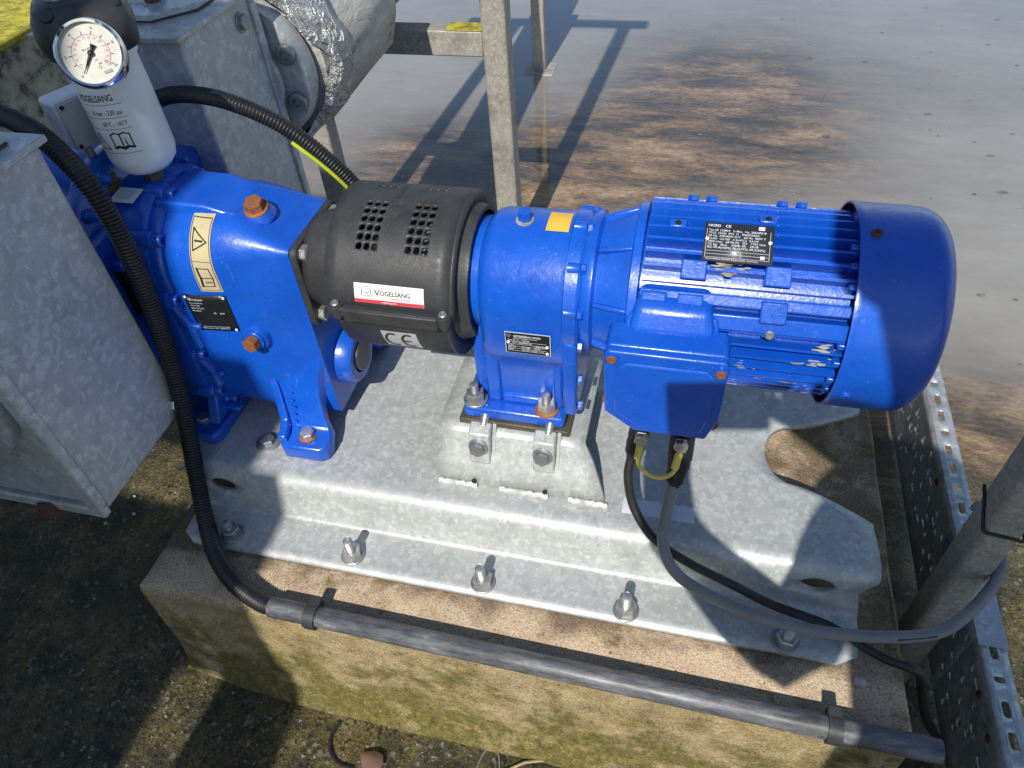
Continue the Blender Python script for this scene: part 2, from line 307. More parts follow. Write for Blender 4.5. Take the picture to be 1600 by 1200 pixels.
# ------------------------------------------------------------------ mesh helpers
class MB:
    def __init__(s): s.v = []; s.f = []
    def add(s, vs, fs):
        o = len(s.v); s.v += [Vector(p) for p in vs]; s.f += [tuple(i + o for i in f) for f in fs]; return s
    def box(s, c, d, q=None):
        vs = [Vector((sx * d[0] / 2, sy * d[1] / 2, sz * d[2] / 2)) for sx in (-1, 1) for sy in (-1, 1) for sz in (-1, 1)]
        if q is not None: vs = [q @ p for p in vs]
        vs = [p + Vector(c) for p in vs]
        return s.add(vs, [(0, 1, 3, 2), (4, 6, 7, 5), (0, 4, 5, 1), (2, 3, 7, 6), (0, 2, 6, 4), (1, 5, 7, 3)])
    def box2(s, x0, x1, y0, y1, z0, z1):
        return s.box(((x0 + x1) / 2, (y0 + y1) / 2, (z0 + z1) / 2), (x1 - x0, y1 - y0, z1 - z0))
    def lathe(s, origin, axis, prof, n=32, caps=True):
        a = Vector(axis).normalized(); u = a.orthogonal().normalized(); v = a.cross(u); o = Vector(origin)
        vs = []; fs = []
        for d, r in prof:
            for k in range(n):
                t = 2 * math.pi * k / n; vs.append(o + a * d + (u * math.cos(t) + v * math.sin(t)) * r)
        for i in range(len(prof) - 1):
            for k in range(n):
                k2 = (k + 1) % n; fs.append((i * n + k, i * n + k2, (i + 1) * n + k2, (i + 1) * n + k))
        if caps:
            fs.append(tuple(range(n - 1, -1, -1))); fs.append(tuple(range((len(prof) - 1) * n, len(prof) * n)))
        return s.add(vs, fs)
    def cyl(s, p0, p1, r, n=16, r1=None):
        p0 = Vector(p0); p1 = Vector(p1)
        return s.lathe(p0, p1 - p0, [(0, r), ((p1 - p0).length, r if r1 is None else r1)], n)
    def loft(s, rings, caps=True):
        n = len(rings[0]); vs = [p for r in rings for p in r]; fs = []
        for i in range(len(rings) - 1):
            for k in range(n):
                k2 = (k + 1) % n; fs.append((i * n + k, i * n + k2, (i + 1) * n + k2, (i + 1) * n + k))
        if caps:
            fs.append(tuple(range(n - 1, -1, -1))); fs.append(tuple(range((len(rings) - 1) * n, len(rings) * n)))
        return s.add(vs, fs)
    def tube(s, pts, r, n=12, caps=True):
        pts = [Vector(p) for p in pts]; rings = []; u = None
        for i, p in enumerate(pts):
            a = (pts[min(i + 1, len(pts) - 1)] - pts[max(i - 1, 0)]).normalized()
            u = a.orthogonal().normalized() if u is None else (u - a * u.dot(a)).normalized()
            v = a.cross(u); rr = r[i] if isinstance(r, (list, tuple)) else r
            rings.append([p + (u * math.cos(2 * math.pi * k / n) + v * math.sin(2 * math.pi * k / n)) * rr for k in range(n)])
        return s.loft(rings, caps)
    def prism(s, poly, d):
        n = len(poly); d = Vector(d); vs = [Vector(p) for p in poly] + [Vector(p) + d for p in poly]
        return s.add(vs, [tuple(range(n - 1, -1, -1)), tuple(range(n, 2 * n))] + [(i, (i + 1) % n, n + (i + 1) % n, n + i) for i in range(n)])
    def panel(s, fn, u0, u1, v0, v1, nu=1, nv=1):
        vs = [fn(u0 + (u1 - u0) * i / nu, v0 + (v1 - v0) * j / nv) for j in range(nv + 1) for i in range(nu + 1)]
        return s.add(vs, [(j * (nu + 1) + i, j * (nu + 1) + i + 1, (j + 1) * (nu + 1) + i + 1, (j + 1) * (nu + 1) + i) for j in range(nv) for i in range(nu)])
    def strip(s, fn, pts, wd, closed=False):
        """flat printed line of width wd through 2-d points"""
        n = len(pts)
        for i in range(n if closed else n - 1):
            a = Vector(pts[i]); b = Vector(pts[(i + 1) % n]); d = (b - a)
            if d.length < 1e-9: continue
            d.normalize(); q = Vector((-d.y, d.x)) * wd / 2; e = d * wd / 2
            a = a - e; b = b + e; m = max(1, int((b - a).length / .0035))
            for k in range(m):
                a1 = a.lerp(b, k / m); b1 = a.lerp(b, (k + 1) / m)
                s.add([fn(*(a1 - q)), fn(*(b1 - q)), fn(*(b1 + q)), fn(*(a1 + q))], [(0, 1, 2, 3)])
        return s
    def disc2(s, fn, c, r, n=20):
        vs = [fn(*c)] + [fn(c[0] + r * math.cos(2 * math.pi * k / n), c[1] + r * math.sin(2 * math.pi * k / n)) for k in range(n)]
        return s.add(vs, [(0, 1 + k, 1 + (k + 1) % n) for k in range(n)])
    def text(s, txt, fn, x, y, size, bold=0.0, width=None, align='LEFT'):
        vs, fs = glyphs(txt, bold)
        if not vs: return s
        x0 = min(p[0] for p in vs); x1 = max(p[0] for p in vs); sx = size
        if width: sx = width / max(1e-6, (x1 - x0))
        off = {'LEFT': x, 'CENTER': x - sx * (x1 - x0) / 2, 'RIGHT': x - sx * (x1 - x0)}[align]
        return s.add([fn(off + (p[0] - x0) * sx, y + p[1] * size) for p in vs], fs)
    def obj(s, name, m, parent=None, bevel=0.0, seg=2, sharp=35, solid=0.0, data=False, upward=False):
        me = bpy.data.meshes.new(name); me.from_pydata([tuple(p) for p in s.v], [], s.f)
        bm = bmesh.new(); bm.from_mesh(me)
        bmesh.ops.remove_doubles(bm, verts=bm.verts, dist=2e-6)
        bmesh.ops.recalc_face_normals(bm, faces=bm.faces)
        if upward:
            for f in bm.faces:
                if f.normal.z < 0: f.normal_flip()
        for f in bm.faces: f.smooth = True
        for e in bm.edges:
            if len(e.link_faces) == 2 and e.calc_face_angle(0) > R(sharp): e.smooth = False
        bm.to_mesh(me); bm.free()
        me.materials.append(MAT[m] if isinstance(m, str) else m)
        if data: return me
        o = bpy.data.objects.new(name, me); COL.objects.link(o)
        if solid:
            k = o.modifiers.new("thick", 'SOLIDIFY'); k.thickness = solid; k.offset = -1
        if bevel:
            k = o.modifiers.new("bevel", 'BEVEL'); k.width = bevel; k.segments = seg; k.limit_method = 'ANGLE'; k.angle_limit = R(40)
        if parent: attach(o, parent)
        return o
GL = {}
def glyphs(txt, bold):
    key = (txt, bold)
    if key not in GL:
        c = bpy.data.curves.new("t", 'FONT'); c.body = txt; c.size = 1.0; c.resolution_u = 2; c.offset = bold
        o = bpy.data.objects.new("t", c); COL.objects.link(o)
        me = o.to_mesh()
        GL[key] = ([tuple(v.co) for v in me.vertices], [tuple(p.vertices) for p in me.polygons])
        o.to_mesh_clear(); bpy.data.objects.remove(o); bpy.data.curves.remove(c)
    return GL[key]
def world_of(o):
    mt = o.matrix_basis.copy()
    return (world_of(o.parent) @ o.matrix_parent_inverse @ mt) if o.parent else mt
def attach(o, p):
    o.parent = p; o.matrix_parent_inverse = world_of(p).inverted()
def tag(o, label=None, cat=None, group=None, kind=None):
    if label: o["label"] = label
    if cat: o["category"] = cat
    if group: o["group"] = group
    if kind: o["kind"] = kind
    return o
def thing(name, loc, label, cat, group=None):
    o = bpy.data.objects.new(name, None); COL.objects.link(o); o.location = loc; o.empty_display_size = .05
    return tag(o, label, cat, group)
def place(name, me, loc, zdir, parent, spin=0.0):
    o = bpy.data.objects.new(name, me); COL.objects.link(o)
    q = Vector((0, 0, 1)).rotation_difference(Vector(zdir).normalized()) @ Quaternion((0, 0, 1), spin)
    o.matrix_basis = Matrix.Translation(loc) @ q.to_matrix().to_4x4()
    if parent: attach(o, parent)
    return o
def rrect(a, z0, z1, r, x, yc, nc=10, ns=6):
    """rounded rectangle ring in the plane x = const"""
    pts = []
    cs = [(yc + a - r, z1 - r, 0), (yc - a + r, z1 - r, 90), (yc - a + r, z0 + r, 180), (yc + a - r, z0 + r, 270)]
    for i, (cy, cz, a0) in enumerate(cs):
        for k in range(nc + 1):
            t = R(a0 + 90.0 * k / nc); pts.append(Vector((x, cy + r * math.cos(t), cz + r * math.sin(t))))
        ny, nz, na = cs[(i + 1) % 4]; t1 = R(na)
        p1 = Vector((x, ny + r * math.cos(t1), nz + r * math.sin(t1))); p0 = pts[-1].copy()
        for k in range(1, ns): pts.append(p0.lerp(p1, k / ns))
    return pts
def smooth_path(pts, n=10):
    """Catmull-Rom through points"""
    P = [Vector(p) for p in pts]; P = [P[0] * 2 - P[1]] + P + [P[-1] * 2 - P[-2]]; out = []
    for i in range(1, len(P) - 2):
        a, b, c, d = P[i - 1:i + 3]
        for k in range(n):
            t = k / n; out.append(.5 * (2 * b + (c - a) * t + (2 * a - 5 * b + 4 * c - d) * t * t + (3 * b - a - 3 * c + d) * t ** 3))
    out.append(P[-2]); return out
def even(path, step):
    out = [path[0].copy()]; acc = 0.0
    for i in range(1, len(path)):
        a, b = path[i - 1], path[i]; L = (b - a).length
        while acc + L >= step:
            a = a + (b - a) * ((step - acc) / L); L = (b - a).length; out.append(a.copy()); acc = 0.0
        acc += L
    return out
def cut(o, cutter):
    """real openings: subtract a closed mesh and keep the result as plain geometry"""
    k = o.modifiers.new("cut", 'BOOLEAN'); k.operation = 'DIFFERENCE'; k.object = cutter; k.solver = 'EXACT'
    dg = bpy.context.evaluated_depsgraph_get(); me = bpy.data.meshes.new_from_object(o.evaluated_get(dg))
    o.modifiers.clear(); o.data = me
    bpy.data.objects.remove(cutter)
    return o
def perforated(m, us, vs, holes, fn, shape, ell=False):
    """sheet of cells; cells listed in holes get a rounded opening. shape(i,j)->(half u, half v) of the slot"""
    for i in range(len(us) - 1):
        for j in range(len(vs) - 1):
            u0, u1, v0, v1 = us[i], us[i + 1], vs[j], vs[j + 1]
            if (i, j) not in holes:
                m.add([fn(u0, v0), fn(u1, v0), fn(u1, v1), fn(u0, v1)], [(0, 1, 2, 3)]); continue
            cu, cv = (u0 + u1) / 2, (v0 + v1) / 2; hu, hv = shape(i, j); r = min(hu, hv)
            sq = [(u1, cv), (u1, v1), (cu, v1), (u0, v1), (u0, cv), (u0, v0), (cu, v0), (u1, v0)]
            ring = []
            for k in range(16):
                t = 2 * math.pi * k / 16; du, dv = math.cos(t) * r, math.sin(t) * r
                du += (hu - r) * (1 if du > 1e-6 else -1 if du < -1e-6 else 0); dv += (hv - r) * (1 if dv > 1e-6 else -1 if dv < -1e-6 else 0)
                ring.append((cu + math.cos(t) * hu, cv + math.sin(t) * hv) if ell else (cu + du, cv + dv))
            V = [fn(*p) for p in sq] + [fn(*p) for p in ring]; F = []
            for k in range(8):
                k2 = (k + 1) % 8; a, b, c = 8 + 2 * k, 8 + 2 * k + 1, 8 + (2 * k + 2) % 16
                F += [(k, k2, b), (k, b, a), (k2, c, b)]
            m.add(V, F)
    return m

# shared fastener meshes (axis +Z, base at 0)
def hexagon(r, h0, h1, mb, n=6):
    ring = lambda z, rr: [Vector((rr * math.cos(R(60 * k + 15)), rr * math.sin(R(60 * k + 15)), z)) for k in range(6)]
    mb.loft([ring(h0, r), ring(h1 - r * .12, r), ring(h1, r * .9)])
def me_washer(r, h, m): return MB().lathe((0, 0, 0), (0, 0, 1), [(0, r), (h * .8, r), (h, r * .95)], 24).obj("washer", m, data=True)
def me_hex(r, h, m, name="bolt_head"):
    b = MB(); hexagon(r, 0, h, b); return b.obj(name, m, data=True)
def me_stud(r, h, m):
    prof = [(0, r)]; k = 0.0
    while k < h - .0025:
        prof += [(k + .0006, r), (k + .0012, r * .86), (k + .0018, r)]; k += .0021
    prof += [(h - .001, r), (h, r * .75)]
    return MB().lathe((0, 0, 0), (0, 0, 1), prof, 16).obj("stud", m, data=True)
def me_socket(r, h, m):
    b = MB().lathe((0, 0, 0), (0, 0, 1), [(0, r), (h - .002, r), (h, r * .88), (h, r * .52), (h * .45, r * .5)], 20); return b.obj("socket_bolt", m, data=True)
def me_screw(r, m):
    return MB().lathe((0, 0, 0), (0, 0, 1), [(0, r), (r * .35, r * .97), (r * .6, r * .7), (r * .6, r * .35), (r * .35, r * .33)], 18).obj("screw", m, data=True)
WASHER = me_washer(.0190, .0035, 'zinc_dull'); NUT = me_hex(.0150, .015, 'zinc', "nut"); STUD = me_stud(.0075, .032, 'zinc'); STUD_S = me_stud(.0068, .022, 'zinc_dull')
NUT_D = me_hex(.0150, .015, 'zinc_dull', "nut")
HEAD = me_hex(.0125, .009, 'zinc'); HEAD_D = me_hex(.0125, .009, 'zinc_dull'); HEAD_S = me_hex(.0095, .007, 'zinc'); HEAD_BLUE = me_hex(.0075, .006, 'blue')
HEAD_RUST = me_hex(.0125, .009, 'rust_dark'); WASHER_RUST = me_washer(.018, .003, 'rust')
SOCK = me_socket(.0105, .016, 'blue'); SCREW_R = me_screw(.0065, 'rust'); SCREW_Z = me_screw(.006, 'zinc_dull'); SCREW_B = me_screw(.0065, 'rust_dark')
RIVET = me_screw(.0024, 'ink_white')

YA, ZA = .805, .391      # shaft axis of the machine
GZ = -.32                # ground level
# ------------------------------------------------------------------ ground
from mathutils import noise as mnoise
def gh(x, y):
    far = max(0.0, min(1.0, (y - 1.15) / .5)); far = far * far * (3 - 2 * far)
    h = GZ - .015 * far
    h += .055 * math.exp(-((x + 1.0) / .34) ** 2) * max(0, min(1, (1.3 - y) / .6))
    n = math.sin(x * 3.1 + 1.3) * math.sin(y * 2.3 + .4) + .6 * math.sin(x * 5.7 + y * 4.1) + .4 * math.sin(x * 9.3 - y * 7.7 + 2)
    h += .003 * n * (1 - far)
    fr_ = mnoise.fractal(Vector((x * 1.6, y * 1.9, 3.1)), .9, 2.2, 6)
    b1 = math.exp(-((((x - .05) / .62) ** 2 + ((y - 2.85) / .80) ** 2)) ** 1.5); b2 = math.exp(-((((x + .80) / .62) ** 2 + ((y - 2.25) / .50) ** 2)) ** 1.5); b3 = .8 * math.exp(-(((x - .72) / .25) ** 2 + ((y - 1.25) / .28) ** 2))
    h += far * (min(.0150, .016 * b1 + .0155 * b2 + .014 * b3) + .0024 * fr_)
    return h
g = MB(); xs = []; x = -30.0
def axis_steps(lo, a, b, hi, fine):
    out = []; v = lo
    while v < hi - 1e-6:
        out.append(v)
        if v < a: v = min(a, v + max(fine, (a - v) * .35))
        elif v < b: v += fine
        else: v = min(hi, v + max(fine, (v - b) * .5 + fine))
    out.append(hi); return out
gx = axis_steps(-30, -2.2, 1.8, 30, .04); gy = axis_steps(-30, -.2, 4.6, 60, .04)
g.v = [Vector((a, b, gh(a, b))) for b in gy for a in gx]; nx = len(gx)
g.f = [(j * nx + i, j * nx + i + 1, (j + 1) * nx + i + 1, (j + 1) * nx + i) for j in range(len(gy) - 1) for i in range(nx - 1)]
tag(g.obj("ground", 'ground', sharp=180, upward=True), kind="structure")
WL = -.3170
wt = MB(); wy = [v for v in gy if v > 1.1]; wt.v = [Vector((a, c, WL)) for c in wy for a in gx]
wt.f = [(j * nx + i, j * nx + i + 1, (j + 1) * nx + i + 1, (j + 1) * nx + i) for j in range(len(wy) - 1) for i in range(nx - 1)]
wo = wt.obj("water", 'water', sharp=180, upward=True)
da = wo.data.attributes.new("depth", 'FLOAT', 'POINT')
for i, v in enumerate(wo.data.vertices): da.data[i].value = WL - gh(v.co.x, v.co.y)
tag(wo, kind="structure")

# low mossy tank wall at the far left, behind the pump
tw = thing("tank_wall", (-2.1, 1.7, GZ), "low lichen-stained concrete wall with yellow moss along its edge", "wall")
b = MB(); b.box2(-2.6, -1.93, -.2, 2.35, GZ - .1, .3); b.obj("wall_body", 'wall', tw, .012)
b = MB(); b.box2(-2.6, -1.915, -.2, 2.36, .3005, .325); b.obj("mossy_coping", 'wall', tw, .008)

# ------------------------------------------------------------------ plinth
pl = thing("concrete_plinth", (-.2, .8, GZ), "long sandy concrete plinth with moss, under the steel base plate", "plinth")
b = MB(); ring = lambda z, e: [Vector((x, y, z)) for x, y in ((-.784 - e, .421 - e), (.367 + e, .421 - e), (.367 + e, 1.3 + e), (-.784 - e, 1.3 + e))]
rings = []
import itertools
def rect_ring(z, e, n=28):
    c = ring(z, e); out = []
    for i in range(4):
        a, d = c[i], c[(i + 1) % 4]
        for k in range(n): out.append(a.lerp(d, k / n))
    return out
for z, e in ((-.45, .035), (-.31, .03), (-.27, .012), (-.2, .006), (-.1, .003), (-.02, 0), (-.006, -.002), (0, -.008)):
    rr = rect_ring(z, e)
    for p in rr:
        p.x += .0012 * math.sin(p.y * 37 + p.z * 21 + p.x * 13); p.y += .0012 * math.sin(p.x * 41 + p.z * 17)
        if z > -.03: p.z -= .002 * max(0, math.sin(p.x * 29 + p.y * 47) * math.sin(p.x * 83 + 1))
    rings.append(rr)
b.loft(rings)
b.obj("block", 'concrete', pl, sharp=50)

# ------------------------------------------------------------------ base plate
bp = thing("base_plate", (-.22, .8, 0), "bent galvanised steel base plate carrying pump, gearbox and motor", "base plate")
prof = [(.505, .012), (.52, .012), (.545, .012), (.574, .012)]
for k in range(1, 6):
    t = R(14.4 * k); prof.append((.574 + .010 * math.sin(t), .012 + .010 * (1 - math.cos(t))))
lasty, lastz = prof[-1]
for q_ in (.33, .66, 1.0): prof.append((lasty + .0155 * q_, lastz + .0478 * q_))
cy, cz = prof[-1]; t0 = R(72); rr = .026
for k in range(1, 8):
    t = t0 * (1 - k / 7); prof.append((cy + rr * (math.sin(t0) - math.sin(t)), cz + rr * (math.cos(t) - math.cos(t0))))
PT = prof[-1][1]                                   # top surface height
ys = [prof[-1][0] + (YA - prof[-1][0]) * k / 34 for k in range(1, 35)]
half = prof + [(y, PT) for y in ys]
full = half + [(2 * YA - y, z) for y, z in reversed(half[:-1])]
def xr_at(y, z):
    d = abs(y - YA)
    flange = z < .03
    if flange:
        e = max(0, .535 - min(y, 2 * YA - y)) / .03
        return .305 - .03 * (1 - math.sqrt(max(0, 1 - e * e)))
    if z < PT - .012:
        q_ = min(1, (z - .03) / (PT - .042)); return .305 - .014 * math.sin(math.pi * q_) + .017 * q_
    R0 = .062
    if d < R0: return .166 + (R0 - math.sqrt(max(0, R0 * R0 - d * d))) * .75
    e = (d - R0) / (.112 - R0)
    if e < 1: return .166 + R0 * .75 + (.318 - .166 - R0 * .75) * (e ** .75)
    return .318 + .004 * min(1, (d - .112) / .05)
def xl_at(y, z):
    if z < .03:
        e = max(0, .53 - min(y, 2 * YA - y)) / .025
        return -.752 + .025 * (1 - math.sqrt(max(0, 1 - e * e)))
    return -.752 - .024 * min(1, (z - .03) / .04)
b = MB(); NX = 40
for y, z in full:
    a0, a1 = xl_at(y, z), xr_at(y, z)
    for i in range(NX + 1): b.v.append(Vector((a0 + (a1 - a0) * i / NX, y, z)))
for j in range(len(full) - 1):
    for i in range(NX): b.f.append((j * (NX + 1) + i, j * (NX + 1) + i + 1, (j + 1) * (NX + 1) + i + 1, (j + 1) * (NX + 1) + i))
plate = b.obj("bent_plate", 'galv', bp, sharp=60)
k = plate.modifiers.new("thick", 'SOLIDIFY'); k.thickness = .010; k.offset = -1
for cx in (-.706, .243):
    c = MB(); c.cyl((0, 0, 0), (0, .08, 0), .016, 20); c.v = [Vector((p.x * 1.55 + cx, p.y + .55, p.z * .80 + .052)) for p in c.v]
    cut(plate, c.obj("slot_cut", 'galv'))
for ob in (plate,):
    for p in ob.data.polygons: p.use_smooth = True
# anchor bolts along the near flange
for i, (x, y) in enumerate(((-.666, .530), (-.452, .532), (-.235, .526), (-.017, .524), (.206, .522))):
    t = thing("anchor_bolt", (x, y, .012), "", "anchor bolt", "anchor bolts along the near flange of the base plate")
    t["label"] = ("short greyish anchor bolt on the flange next to the black corrugated hose", "anchor bolt on the flange, second from the corrugated hose", "middle one of five anchor bolts on the near flange, rust streak below",
                  "anchor bolt on the flange just left of the cable shadow, below the gearbox", "anchor bolt on the flange under the grey cable")[i]
    place("washer", WASHER, (x, y, .0125), (0, 0, 1), t); place("nut", NUT if i else NUT_D, (x, y, .016), (.02, -.01, 1), t, i * .7)
    place("stud", STUD if i else STUD_S, (x, y, .026), (.03 * math.sin(i * 2.1), -.06, 1), t)
# flush bolts on the top of the plate
for x, y in ((-.648, .672), (.30, .902)):
    if x > 0: continue
    w_ = place("plate_washer", me_washer(.021, .003, 'zinc_dull'), (x, y, PT + .0005), (0, 0, 1), bp)
    place("plate_bolt", HEAD_D, (x, y, PT + .003), (0, 0, 1), bp, .3)
# gearbox console: bent sheet welded on the plate
b = MB(); sec = [(.652, PT), (.668, .118), (.684, .142)]
for k in range(0, 7):
    t = R(57 * (1 - k / 6)); sec.append((.7075 - .02 * math.sin(t) + .0, .152 + .02 * math.cos(t)))
sec += [(.76, .172), (.82, .172), (.90, .172)]
b = MB()
rowsL = []; 
for y, z in sec:
    f = min(1, max(0, (.172 - z) / .08))
    x0, x1 = -.338, -.108 + .040 * f
    for i in range(9): b.v.append(Vector((x0 + (x1 - x0) * i / 8, y, z)))
for j in range(len(sec) - 1):
    for i in range(8): b.f.append((j * 9 + i, j * 9 + i + 1, (j + 1) * 9 + i + 1, (j + 1) * 9 + i))
b.obj("console", 'galv', bp, sharp=60, solid=.012)
b = MB(); b.box2(-.330, -.115, .885, .897, PT, .1595); b.obj("console_back", 'galv', bp, .001)
for x0, x1 in ((-.334, -.272), (-.234, -.158), (-.125, -.066)):
    pts = [(x0 + (x1 - x0) * k / 14, .650 + .0012 * math.sin(k * 2.3), PT + .003 + .0008 * math.sin(k * 1.7)) for k in range(15)]
    MB().tube(pts, [.0045 + .0008 * math.sin(k * 2.9) for k in range(15)], 8).obj("weld_bead", 'weld', bp)
for x in (-.276, -.162):
    MB().cyl((x, .656, PT + .002), (x, .651, PT + .012), .0035, 8).obj("weld_end_pit", 'hole', bp)
# jacking brackets in front of the gearbox foot
for x in (-.268, -.167):
    br = MB(); poly = [(x - .017, .668, .120), (x - .017, .678, .178), (x - .017, .700, .186), (x - .017, .704, .160), (x - .017, .690, .140)]
    br.prism(poly, (.034, 0, 0)); bo = br.obj("jacking_bracket", 'galv', bp, .003)
    gs = MB(); gs.prism([(x + .0175, .672, .120), (x + .0175, .700, .184), (x + .0175, .712, .166), (x + .0175, .69, .128)], (.006, 0, 0)); gs.obj("gusset", 'galv', bp, .001)
    nrm = Vector((-.05, -.97, .22))
    place("jacking_bolt", HEAD_D, (x - .001, .6715, .155), nrm, bp, .4); place("jacking_washer", me_washer(.0155, .0025, 'zinc_dull'), (x - .001, .6735, .155), nrm, bp)
    place("jacking_stud", STUD, (x + .004, .697, .180), (.06, .75, .66), bp)
# faded sticker that was peeled from the top bend
fnp = lambda u, v: Vector((u, v, PT + .0012 - max(0, (.655 - v)) ** 2 * 9))
b = MB(); b.panel(fnp, -.042, .066, .640, .672, 10, 4); b.obj("faded_sticker", 'faded', bp)

# ------------------------------------------------------------------ rotary lobe pump
pu = thing("rotary_lobe_pump", (-.75, YA, PT), "blue rotary lobe pump with gold warning sticker and black nameplate", "pump")
case_sections = [(-.742, .100, .094, .491, .099), (-.715, .100, .094, .491, .099), (-.69, .099, .095, .490, .094), (-.66, .096, .097, .488, .080), (-.63, .0915, .100, .4835, .062),
                 (-.60, .085, .105, .472, .044), (-.57, .0775, .110, .460, .026), (-.545, .0725, .114, .4495, .013), (-.532, .0705, .115, .447, .009)]
b = MB(); b.loft([rrect(a, z0, z1, r, x, YA) for x, a, z0, z1, r in case_sections]); case = b.obj("gear_case", 'blue', pu, sharp=50)
def case_front(x, z, off=0.0):
    """point on the camera side of the gear case at station x, height z"""
    for i in range(len(case_sections) - 1):
        s0, s1 = case_sections[i], case_sections[i + 1]
        if s0[0] <= x <= s1[0]: break
    t = (x - s0[0]) / (s1[0] - s0[0]); a, z0, z1, r = (s0[k] + (s1[k] - s0[k]) * t for k in range(1, 5))
    def surf(z):
        if z > z1 - r: c = min(r, z - (z1 - r)); return YA - a + r - math.sqrt(max(0, r * r - c * c))
        return YA - a
    y = surf(z); e = 1e-3; dy = (surf(z + e) - surf(z - e)) / (2 * e); n = Vector((0, -1, dy)).normalized()
    return Vector((x, y, z)) + n * off, n
# flange of the case and the bearing plate behind it
b = MB(); b.loft([rrect(.104, .086, .499, .103, -.774, YA), rrect(.112, .078, .506, .111, -.772, YA), rrect(.112, .078, .506, .111, -.745, YA), rrect(.108, .082, .502, .107, -.739, YA)]); b.obj("case_flange", 'blue', pu, sharp=40)
b = MB(); b.loft([rrect(.107, .083, .500, .106, -.812, YA), rrect(.109, .081, .503, .108, -.776, YA)]); b.obj("bearing_plate", 'blue', pu, .003)
b = MB(); b.loft([rrect(.150, .052, .545, .149, -.838, YA), rrect(.153, .049, .548, .152, -.834, YA), rrect(.153, .049, .548, .152, -.818, YA), rrect(.147, .055, .542, .146, -.813, YA)]); b.obj("housing_flange", 'blue', pu, sharp=40)
b = MB(); b.loft([rrect(.136, .066, .528, .135, -1.06, YA), rrect(.140, .060, .534, .139, -1.04, YA), rrect(.140, .060, .534, .139, -.86, YA), rrect(.135, .066, .528, .134, -.839, YA)]); b.obj("lobe_housing", 'blue', pu, sharp=40)
b = MB(); b.box2(-1.05, -.80, .64, .97, .20, .47); b.obj("port_stub", 'blue', pu, .01)
# bolts: socket heads standing on bosses round the case flange
def stadium(ang, rad, zc_top=.391, zc_bot=.193):
    c, s = math.cos(R(ang)), math.sin(R(ang)); return YA - rad * c, (zc_top if s >= 0 else zc_bot) + rad * s
bos = MB().lathe((0, 0, 0), (0, 0, 1), [(0, .0155), (.024, .0145), (.027, .013)], 20).obj("bolt_boss", 'blue', data=True)
spots = [stadium(a, .104) for a in (118, 78, 38)] + [(YA - .104, .365), (YA - .104, .255), (YA - .104, .172)] + [stadium(-38, .104), stadium(-80, .104)]
for y, z in spots:
    place("bolt_boss", bos, (-.756, y, z), (1, 0, 0), pu); place("socket_bolt", SOCK, (-.732, y, z), (1, 0, 0), pu)
for a in (150, 118, 95, 70, 45, 20):
    y, z = stadium(a, .134, .400); place("flange_bolt", me_hex(.011, .010, 'blue', "flange_bolt"), (-.8135, y, z), (1, 0, 0), pu, a)
    place("dome_nut", MB().lathe((0, 0, 0), (0, 0, 1), [(0, .0085), (.006, .008), (.012, .004), (.013, .001)], 14).obj("dome_nut", 'blue', data=True), (-.8035, y, z), (1, 0, 0), pu)
for z in (.24, .15):
    place("flange_bolt", me_hex(.011, .010, 'blue', "flange_bolt"), (-.8135, YA - .134, z), (1, 0, 0), pu)
# reinforcement ribs along the case flange front
for z0, z1 in ((.355, .27), (.25, .185)):
    b = MB(); b.tube([(-.737, YA - .101, z0), (-.720, YA - .101, (z0 + z1) / 2), (-.722, YA - .1005, z1)], .009, 10); b.obj("rib", 'blue', pu)
b = MB(); b.loft([[Vector((-.738, YA - .050, .470)), Vector((-.738, YA + .050, .470)), Vector((-.738, YA + .046, .4955)), Vector((-.738, YA - .046, .4955))], [Vector((-.660, YA - .050, .466)), Vector((-.660, YA + .050, .466)), Vector((-.660, YA + .044, .4935)), Vector((-.660, YA - .044, .4935))], [Vector((-.615, YA - .046, .462)), Vector((-.615, YA + .046, .462)), Vector((-.615, YA + .040, .4790)), Vector((-.615, YA - .040, .4790))]]); b.obj("top_pad", 'blue', pu, .004, 3)
b = MB(); b.loft([rrect(.1055, .0885, .4965, .1045, -.740, YA), rrect(.1055, .0885, .4965, .1045, -.727, YA), rrect(.1015, .0925, .4925, .1005, -.722, YA)]); b.obj("flange_step", 'blue', pu, sharp=40)
for z in (.315, .215, .130):
    b = MB(); b.box2(-.738, -.700, YA - .1085, YA - .095, z - .004, z + .004); b.obj("web", 'blue', pu, .003)
# casting slots on the near side of the bearing plate
b = MB(); b.box2(-.801, -.783, YA - .1125, YA - .1088, .335, .415); b.obj("cast_recess", 'hole', pu, .003)
b = MB(); b.box2(-.812, -.775, YA - .116, YA - .104, .416, .432); b.obj("cast_lug", 'blue', pu, .004)
b = MB(); b.box2(-.812, -.775, YA - .116, YA - .104, .318, .334); b.obj("cast_lug", 'blue', pu, .004)
# end face details below the coupling bracket: lower shaft cover
b = MB(); b.lathe((-.534, YA, .190), (1, 0, 0), [(0, .052), (.010, .050), (.024, .047), (.028, .043), (.028, .030), (.020, .028)], 40); b.obj("bearing_cover", 'blue', pu)
b = MB(); b.lathe((-.515, YA, .190), (1, 0, 0), [(0, .027), (.012, .0265), (.015, .024)], 32); b.obj("lower_shaft_cap", 'plate_dark', pu)
for y, z in ((YA - .058, .272), (YA - .058, .130), (YA + .058, .130)):
    MB().lathe((-.5345, y, z), (1, 0, 0), [(0, .0065), (.0012, .0062)], 14).obj("tapped_hole", 'hole', pu)
